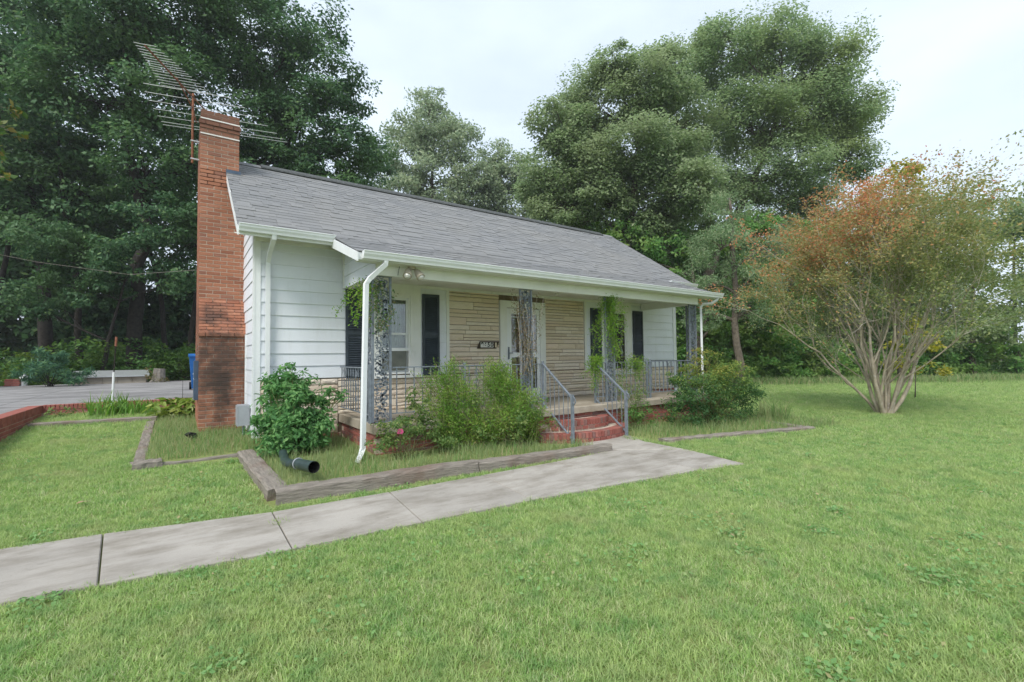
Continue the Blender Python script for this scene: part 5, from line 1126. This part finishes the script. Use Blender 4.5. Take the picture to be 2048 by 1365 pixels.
bush('low_shrub', 'low glossy green shrub between the steps and the nandina bush', (6.5, -2.05, .04), [(6.3, -2.05, .3, .2), (6.6, -2.05, .35, .24), (6.9, -2.05, .35, .24), (6.55, -2.1, .15, .22)], 14, .05, 2200, L_box, r=.006)
bush('hosta', 'clump of yellow-green hosta leaves beside the chimney base', (-1.05, 3.45, hz(-1.05, 3.45)), [(-1.05, 3.45, .5, .3), (-1.3, 3.5, .48, .22), (-.85, 3.4, .5, .24), (-1.1, 3.3, .42, .24)], 15, .16, 900, L_hosta, r=.006, wr=.6, up=1.3, droop=.3)
bush('weed_clump', 'small leafy weed growing at the foot of the brick retaining wall corner', (-2.75, 4.5, hz(-2.75, 4.5)), [(-2.8, 4.55, .55, .15), (-2.95, 4.5, .5, .13)], 16, .07, 1500, L_rose, r=.005)
for i, (x, y, s_, lb) in enumerate([(-4.9, 15.6, 1.0, 'broad dark feathery yew shrub beside the well housing'), (-7.6, 16.6, 1.05, 'dark yew shrub at the corner of the patio past the brick pier')]):
    bush('yew_shrub', lb, (x, y, PZ), [(x, y, PZ+.6*s_, .62*s_), (x-.6*s_, y+.1, PZ+.5*s_, .5*s_), (x+.6*s_, y-.1, PZ+.45*s_, .5*s_), (x-.2, y, PZ+1.05*s_, .4*s_), (x+.3, y, PZ+.95*s_, .4*s_)], 17+i, .14, 3600, L_yew, M['bark_dark'], group='dark shrubs on the patio edge', fold=False, wr=.2, up=.1)
bush('round_shrub', 'small bright round shrub beside the well housing lid', (-2.0, 17.4, PZ), [(-2.0, 17.4, PZ+.35, .3), (-1.8, 17.5, PZ+.25, .25)], 19, .1, 900, L_box)
bush('dead_vine', 'dry tangled vine round the cut tree stump', (-1.75, 16.4, PZ), [(-2.0, 16.35, PZ+.3, .22), (-1.6, 16.3, PZ+.15, .2), (-2.1, 16.4, PZ+.6, .12)], 20, .09, 900, leaf_mat('withered_leaves', [(0, (.12, .13, .04)), (1, (.24, .17, .09))], .3), cat='vine')
# neighbouring crape myrtle whose branch reaches into the top corner
tree('crape_myrtle', 'crape myrtle branch with seed clusters reaching over the lawn from the brick wall side', [(-4.9, -.9, hz(-4.9, -.9)), (-4.8, -.9, 1.5), (-4.3, -1.0, 3.0), (-3.4, -1.1, 3.9)], .06,
     [(-2.55, -1.1, 3.75, .20), (-2.42, -1.15, 3.98, .17), (-2.62, -1.1, 4.2, .2), (-2.9, -1.0, 4.5, .35), (-3.2, -1.0, 4.0, .5), (-2.50, -1.15, 3.45, .12), (-3.3, -.9, 4.9, .5)], 41, .07, 1500,
     leaf_mat('seeding_myrtle_leaves', [(0, (.05, .11, .03)), (.4, (.10, .17, .05)), (.7, (.17, .16, .04)), (1, (.22, .17, .06))], .35), M['bark_myrtle'], nclump=9, wr=.6, limb_from=.5)

# ------------------------------------------------------------------ grass
def blades(name, X, Y, rng, Lmin, Lmax, w, mat, label, lean=.5, rnd=None, dz=0.0):
    n = len(X); Z = hgt(X, Y)+dz-.005; a = rng.uniform(0, 2*np.pi, n); L = rng.uniform(Lmin, Lmax, n); le = rng.uniform(.1, 1, n)*lean; b = a+rng.uniform(-.5, .5, n)
    P = np.stack([X, Y, Z], 1); d1 = np.stack([np.cos(b)*le*.5, np.sin(b)*le*.5, np.ones(n)], 1); d2 = np.stack([np.cos(b)*le*1.6, np.sin(b)*le*1.6, np.ones(n)*.75], 1); s = np.stack([-np.sin(a), np.cos(a), np.zeros(n)], 1)*w
    m = P+nrm(d1)*L[:, None]*.55; t = m+nrm(d2)*L[:, None]*.5
    V = np.stack([P-s, P+s, m+s*.8, m-s*.8, t], 1).reshape(-1, 3); k = np.arange(n)[:, None]*5
    V2 = V; F = np.concatenate([k+np.array([[0, 1, 2, 3]]), k+np.array([[3, 2, 4, 4]])], 0)
    r = rng.random(n) if rnd is None else rnd
    # second face is a triangle: build as two meshes of one vertex set
    me = bpy.data.meshes.new(name); me.vertices.add(len(V)); me.vertices.foreach_set('co', V.astype(np.float32).ravel())
    q = (k+np.array([[0, 1, 2, 3]])).ravel(); tr_ = (k+np.array([[3, 2, 4]])).ravel(); me.loops.add(len(q)+len(tr_)); me.loops.foreach_set('vertex_index', np.concatenate([q, tr_]).astype(np.int32))
    me.polygons.add(2*n); me.polygons.foreach_set('loop_start', np.concatenate([np.arange(n)*4, 4*n+np.arange(n)*3]).astype(np.int32)); me.update(calc_edges=True)
    at = me.attributes.new('rnd', 'FLOAT', 'FACE'); at.data.foreach_set('value', np.concatenate([r, r]).astype(np.float32))
    return me
L_grass = leaf_mat('grass_blades', [(0, (0.241, 0.391, 0.120)), (.4, (0.336, 0.482, 0.171)), (.72, (0.431, 0.563, 0.235)), (.88, (0.533, 0.589, 0.333)), (1, (0.603, 0.589, 0.396))], 0.5, rough=.6, patch=(0.415, 0.514, 0.223), patch_scale=1.1, objvar=.22)
def grass_patches(m):
    t = m.node_tree; b = t.nodes['Principled BSDF']; src = b.inputs['Base Color'].links[0].from_socket; dst = [l.to_socket for l in src.links]
    c = mix(t, maprange(t, noise(t, 3.5, 4, .7), .5, .66, 0, .6), src, (.19, .37, .13)); c = mix(t, maprange(t, noise(t, 2.1, 6, .75), .52, .7, 0, .5), c, (.50, .48, .29))
    for s_ in dst: t.links.new(c, s_)
grass_patches(L_grass)
L_weed = leaf_mat('bed_grass', [(0, (.15, .28, .09)), (.5, (.24, .37, .13)), (.75, (.36, .39, .20)), (1, (.50, .42, .26))], .5, patch=(.29, .36, .165), patch_scale=1.5)
rng = np.random.default_rng(99)
tufts = []
for k in range(5):
    n = 22; r_ = np.sqrt(rng.random(n))*.055; a = rng.uniform(0, 6.28, n)
    _h = hgt; hgt = lambda x, y: np.zeros_like(np.asarray(x, float))
    me = blades('grass_tuft', r_*np.cos(a), r_*np.sin(a), rng,   .03, .06, .0024, None, None, lean=1.5); hgt = _h
    me.materials.append(L_grass); tufts.append(bpy.data.objects.new('grass_tuft', me))
def inside_house(x, y): return (x > -.02) & (x < 10.6) & (y > -.02) & (y < 4.9) | (x > -.7) & (x < .1) & (y > 1.12) & (y < 3.75) | (x > 1.2) & (x < 9.42) & (y > -1.85) & (y < 0)
def lawn_ok(x, y):
    bed1 = (x > -.22) & (x < 4.75) & (y > -2.9) & (y < 0); bed2 = (x > -1.42) & (x < .3) & (y > -.68) & (y < 4.9)
    bed3 = (x > 5.75) & (x < 9.7) & (y > -3.02-.28*(x-5.85)) & (y < 0)
    terr_ = ((x < -3.15) & (y > -1.45) & (x > -17)) | ((y > 4.85) & (x < 4.3))
    return ~(on_walk(x, y, -.05*rng.random(len(x))**2) | inside_house(x, y) | bed1 | bed2 | bed3 | terr_) & (np.hypot(x-5.1, (y+1.8)*1.6) > 1.1) & (np.hypot(x-13.3, y+4) > .45*rng.random(len(np.atleast_1d(x)))+.15)
fx, fy = _fw.x, _fw.y; fl2 = math.hypot(fx, fy); fx /= fl2; fy /= fl2
pts = []; scl = []
for (d0, d1, dens, s_) in ((1.6, 4.5, 900, 1.0), (4.5, 8, 480, 1.15), (8, 14, 210, 1.5), (14, 30, 60, 2.2), (30, 60, 14, 3.4)):
    w0, w1 = 1.35*d0+1.5, 1.35*d1+1.5; A = (d1-d0)*2*w1; n = int(A*dens); d = rng.uniform(d0, d1, n); u = rng.uniform(-w1, w1, n); k = np.abs(u) < 1.35*d+1.2
    d, u = d[k], u[k]; x = CAM.x+fx*d+fy*u; y = CAM.y+fy*d-fx*u; k = lawn_ok(x, y) & (y < 11); x, y = x[k], y[k]
    pts.append(np.stack([x, y, hgt(x, y)-.006], 1)); scl.append(np.full(len(x), s_)*rng.uniform(.75, 1.25, len(x)))
pts = np.concatenate(pts); scl = np.concatenate(scl)
me = bpy.data.meshes.new('lawn_grass'); me.vertices.add(len(pts)); me.vertices.foreach_set('co', pts.astype(np.float32).ravel()); me.update()
at = me.attributes.new('size', 'FLOAT', 'POINT'); at.data.foreach_set('value', scl.astype(np.float32))
lawn = obj('lawn_grass', me, L_grass); tag(lawn, 'short mown green grass with dry straw blades', kind='stuff')
ng = bpy.data.node_groups.new('grass_scatter', 'GeometryNodeTree')
ng.interface.new_socket('Geometry', in_out='INPUT', socket_type='NodeSocketGeometry'); ng.interface.new_socket('Geometry', in_out='OUTPUT', socket_type='NodeSocketGeometry')
gi = ng.nodes.new('NodeGroupInput'); go = ng.nodes.new('NodeGroupOutput'); ip = ng.nodes.new('GeometryNodeInstanceOnPoints'); jn = ng.nodes.new('GeometryNodeJoinGeometry')
for t_ in tufts:
    oi = ng.nodes.new('GeometryNodeObjectInfo'); oi.inputs['Object'].default_value = t_; oi.inputs['As Instance'].default_value = True; ng.links.new(oi.outputs['Geometry'], jn.inputs[0])
rv_ = ng.nodes.new('FunctionNodeRandomValue'); rv_.data_type = 'FLOAT_VECTOR'; rv_.inputs[0].default_value = (-.15, -.15, 0); rv_.inputs[1].default_value = (.25, .25, 6.283)
na = ng.nodes.new('GeometryNodeInputNamedAttribute'); na.data_type = 'FLOAT'; na.inputs['Name'].default_value = 'size'
ip.inputs['Pick Instance'].default_value = True
ng.links.new(gi.outputs[0], ip.inputs['Points']); ng.links.new(jn.outputs[0], ip.inputs['Instance']); ng.links.new(rv_.outputs[0], ip.inputs['Rotation']); ng.links.new(na.outputs['Attribute'], ip.inputs['Scale']); ng.links.new(ip.outputs[0], go.inputs[0])
md = lawn.modifiers.new('scatter', 'NODES'); md.node_group = ng
# broad-leaved weeds and clover in the mown grass
n_c = 150; dd_ = rng.uniform(2.2, 13, n_c); uu_ = rng.uniform(-1.2, 1.2, n_c)*dd_; cx_ = CAM.x+fx*dd_+fy*uu_; cy_ = CAM.y+fy*dd_-fx*uu_
ci_ = rng.integers(0, n_c, 9000); rr_c = rng.uniform(.05, .22, n_c)[ci_]; wx = cx_[ci_]+rng.normal(size=9000)*rr_c; wy = cy_[ci_]+rng.normal(size=9000)*rr_c; k = lawn_ok(wx, wy) & (wy < 4); wx, wy = wx[k], wy[k]
WP = np.stack([wx, wy, hgt(wx, wy)+rng.uniform(.02, .05, len(wx))], 1)
o = obj('lawn_weeds', leaf_mesh('lawn_weeds', WP, rng, .032, wr=.7, up=1.6), leaf_mat('clover_leaves', [(0, (.18, .34, .12)), (.7, (.25, .42, .16)), (.9, (.36, .44, .2)), (1, (.48, .38, .22))], .45)); tag(o, 'patches of clover and broad-leaved weeds in the lawn', kind='stuff')
# taller unmown grass and straw in the beds
def region(n, x0, x1, y0, y1, f):
    x = rng.uniform(x0, x1, n); y = rng.uniform(y0, y1, n); k = f(x, y) & ~inside_house(x, y); return x[k], y[k]
xa, ya = region(16000, -.1, 4.6, -2.75, -.05, lambda x, y: (y < -1.8) | (x < 1.25)); k = rng.random(len(xa)) < .35+.65*sm(-.3, .3, np.sin(xa*2.7)*np.cos(ya*3.1)+.2); xa, ya = xa[k], ya[k]
o = obj('bed_grass', blades('bed_grass', xa, ya, rng, .06, .2, .003, None, None, lean=.9), L_weed); tag(o, 'weedy long grass in the bed before the porch', kind='stuff')
xa, ya = region(8000, -1.3, .1, -.55, 3.2, lambda x, y: (x < .1))
o = obj('chimney_bed_grass', blades('chimney_bed_grass', xa, ya, rng, .05, .17, .003, None, None, lean=.9), L_weed); tag(o, 'straggly weeds in the bed around the chimney base', kind='stuff')
xa, ya = region(16000, 5.9, 10.4, -4.1, -.1, lambda x, y: (y > -2.98-.28*(x-5.85)) & ((y < -1.82) | (x > 9.4)))
o = obj('nandina_bed_grass', blades('nandina_bed_grass', xa, ya, rng, .06, .24, .0035, None, None, lean=.9), L_weed); tag(o, 'long grass and straw around the nandina bush', kind='stuff')
def clump(name, label, x, y, rad, n, L0, L1, w, mat, lean, seed):
    rr_ = np.random.default_rng(seed); r_ = np.sqrt(rr_.random(n))*rad; a = rr_.uniform(0, 6.28, n); me = blades(name, x+r_*np.cos(a), y+r_*np.sin(a), rr_, L0, L1, w, None, None, lean=lean); o = obj(name, me, mat); tag(o, label, 'plant'); return o
L_lily = leaf_mat('lily_blades', [(0, (.11, .25, .04)), (.6, (.17, .33, .06)), (1, (.27, .38, .09))], .4)
clump('day_lily', 'arching bright green lily leaves at the foot of the white marker pipe', -2.15, 4.4, .34, 170, .3, .55, .012, L_lily, 1.3, 1)
clump('day_lily', 'lower lily clump between the marker pipe and the hosta', -1.65, 4.3, .3, 120, .22, .42, .012, L_lily, 1.3, 2)
clump('tall_grass', 'tuft of yellowing ornamental grass past the nandina bush', 9.75, -3.05, .3, 260, .3, .65, .006, L_weed, 1.2, 3)
clump('crack_weed', 'small grass tuft growing in the joint of the walk', -.17, -3.45, .08, 60, .03, .08, .004, L_grass, 1.3, 4)
xa = np.concatenate([rng.uniform(16, 34, 9000)]); ya = 7.8-(xa-16)*.63+rng.normal(size=len(xa))*.8
o = obj('verge_grass', blades('verge_grass', xa, ya, rng, .15, .5, .012, None, None, lean=.9), L_weed); tag(o, 'tall unmown grass at the edge of the trees', kind='stuff')

# ------------------------------------------------------------------ thin bright haze
hm = bpy.data.materials.new('haze_air'); hm.use_nodes = True; ht = hm.node_tree; ht.nodes.clear()
ho = ht.nodes.new('ShaderNodeOutputMaterial'); pv = ht.nodes.new('ShaderNodeVolumePrincipled'); pv.inputs['Color'].default_value = (.95, .97, 1, 1); pv.inputs['Density'].default_value = .0008; pv.inputs['Anisotropy'].default_value = .2
ht.links.new(pv.outputs[0], ho.inputs['Volume'])
hb = MB().box(-340, 340, -340, 340, -3.5, 31).build('haze', hm); tag(hb, 'thin bright haze in the air', kind='stuff')
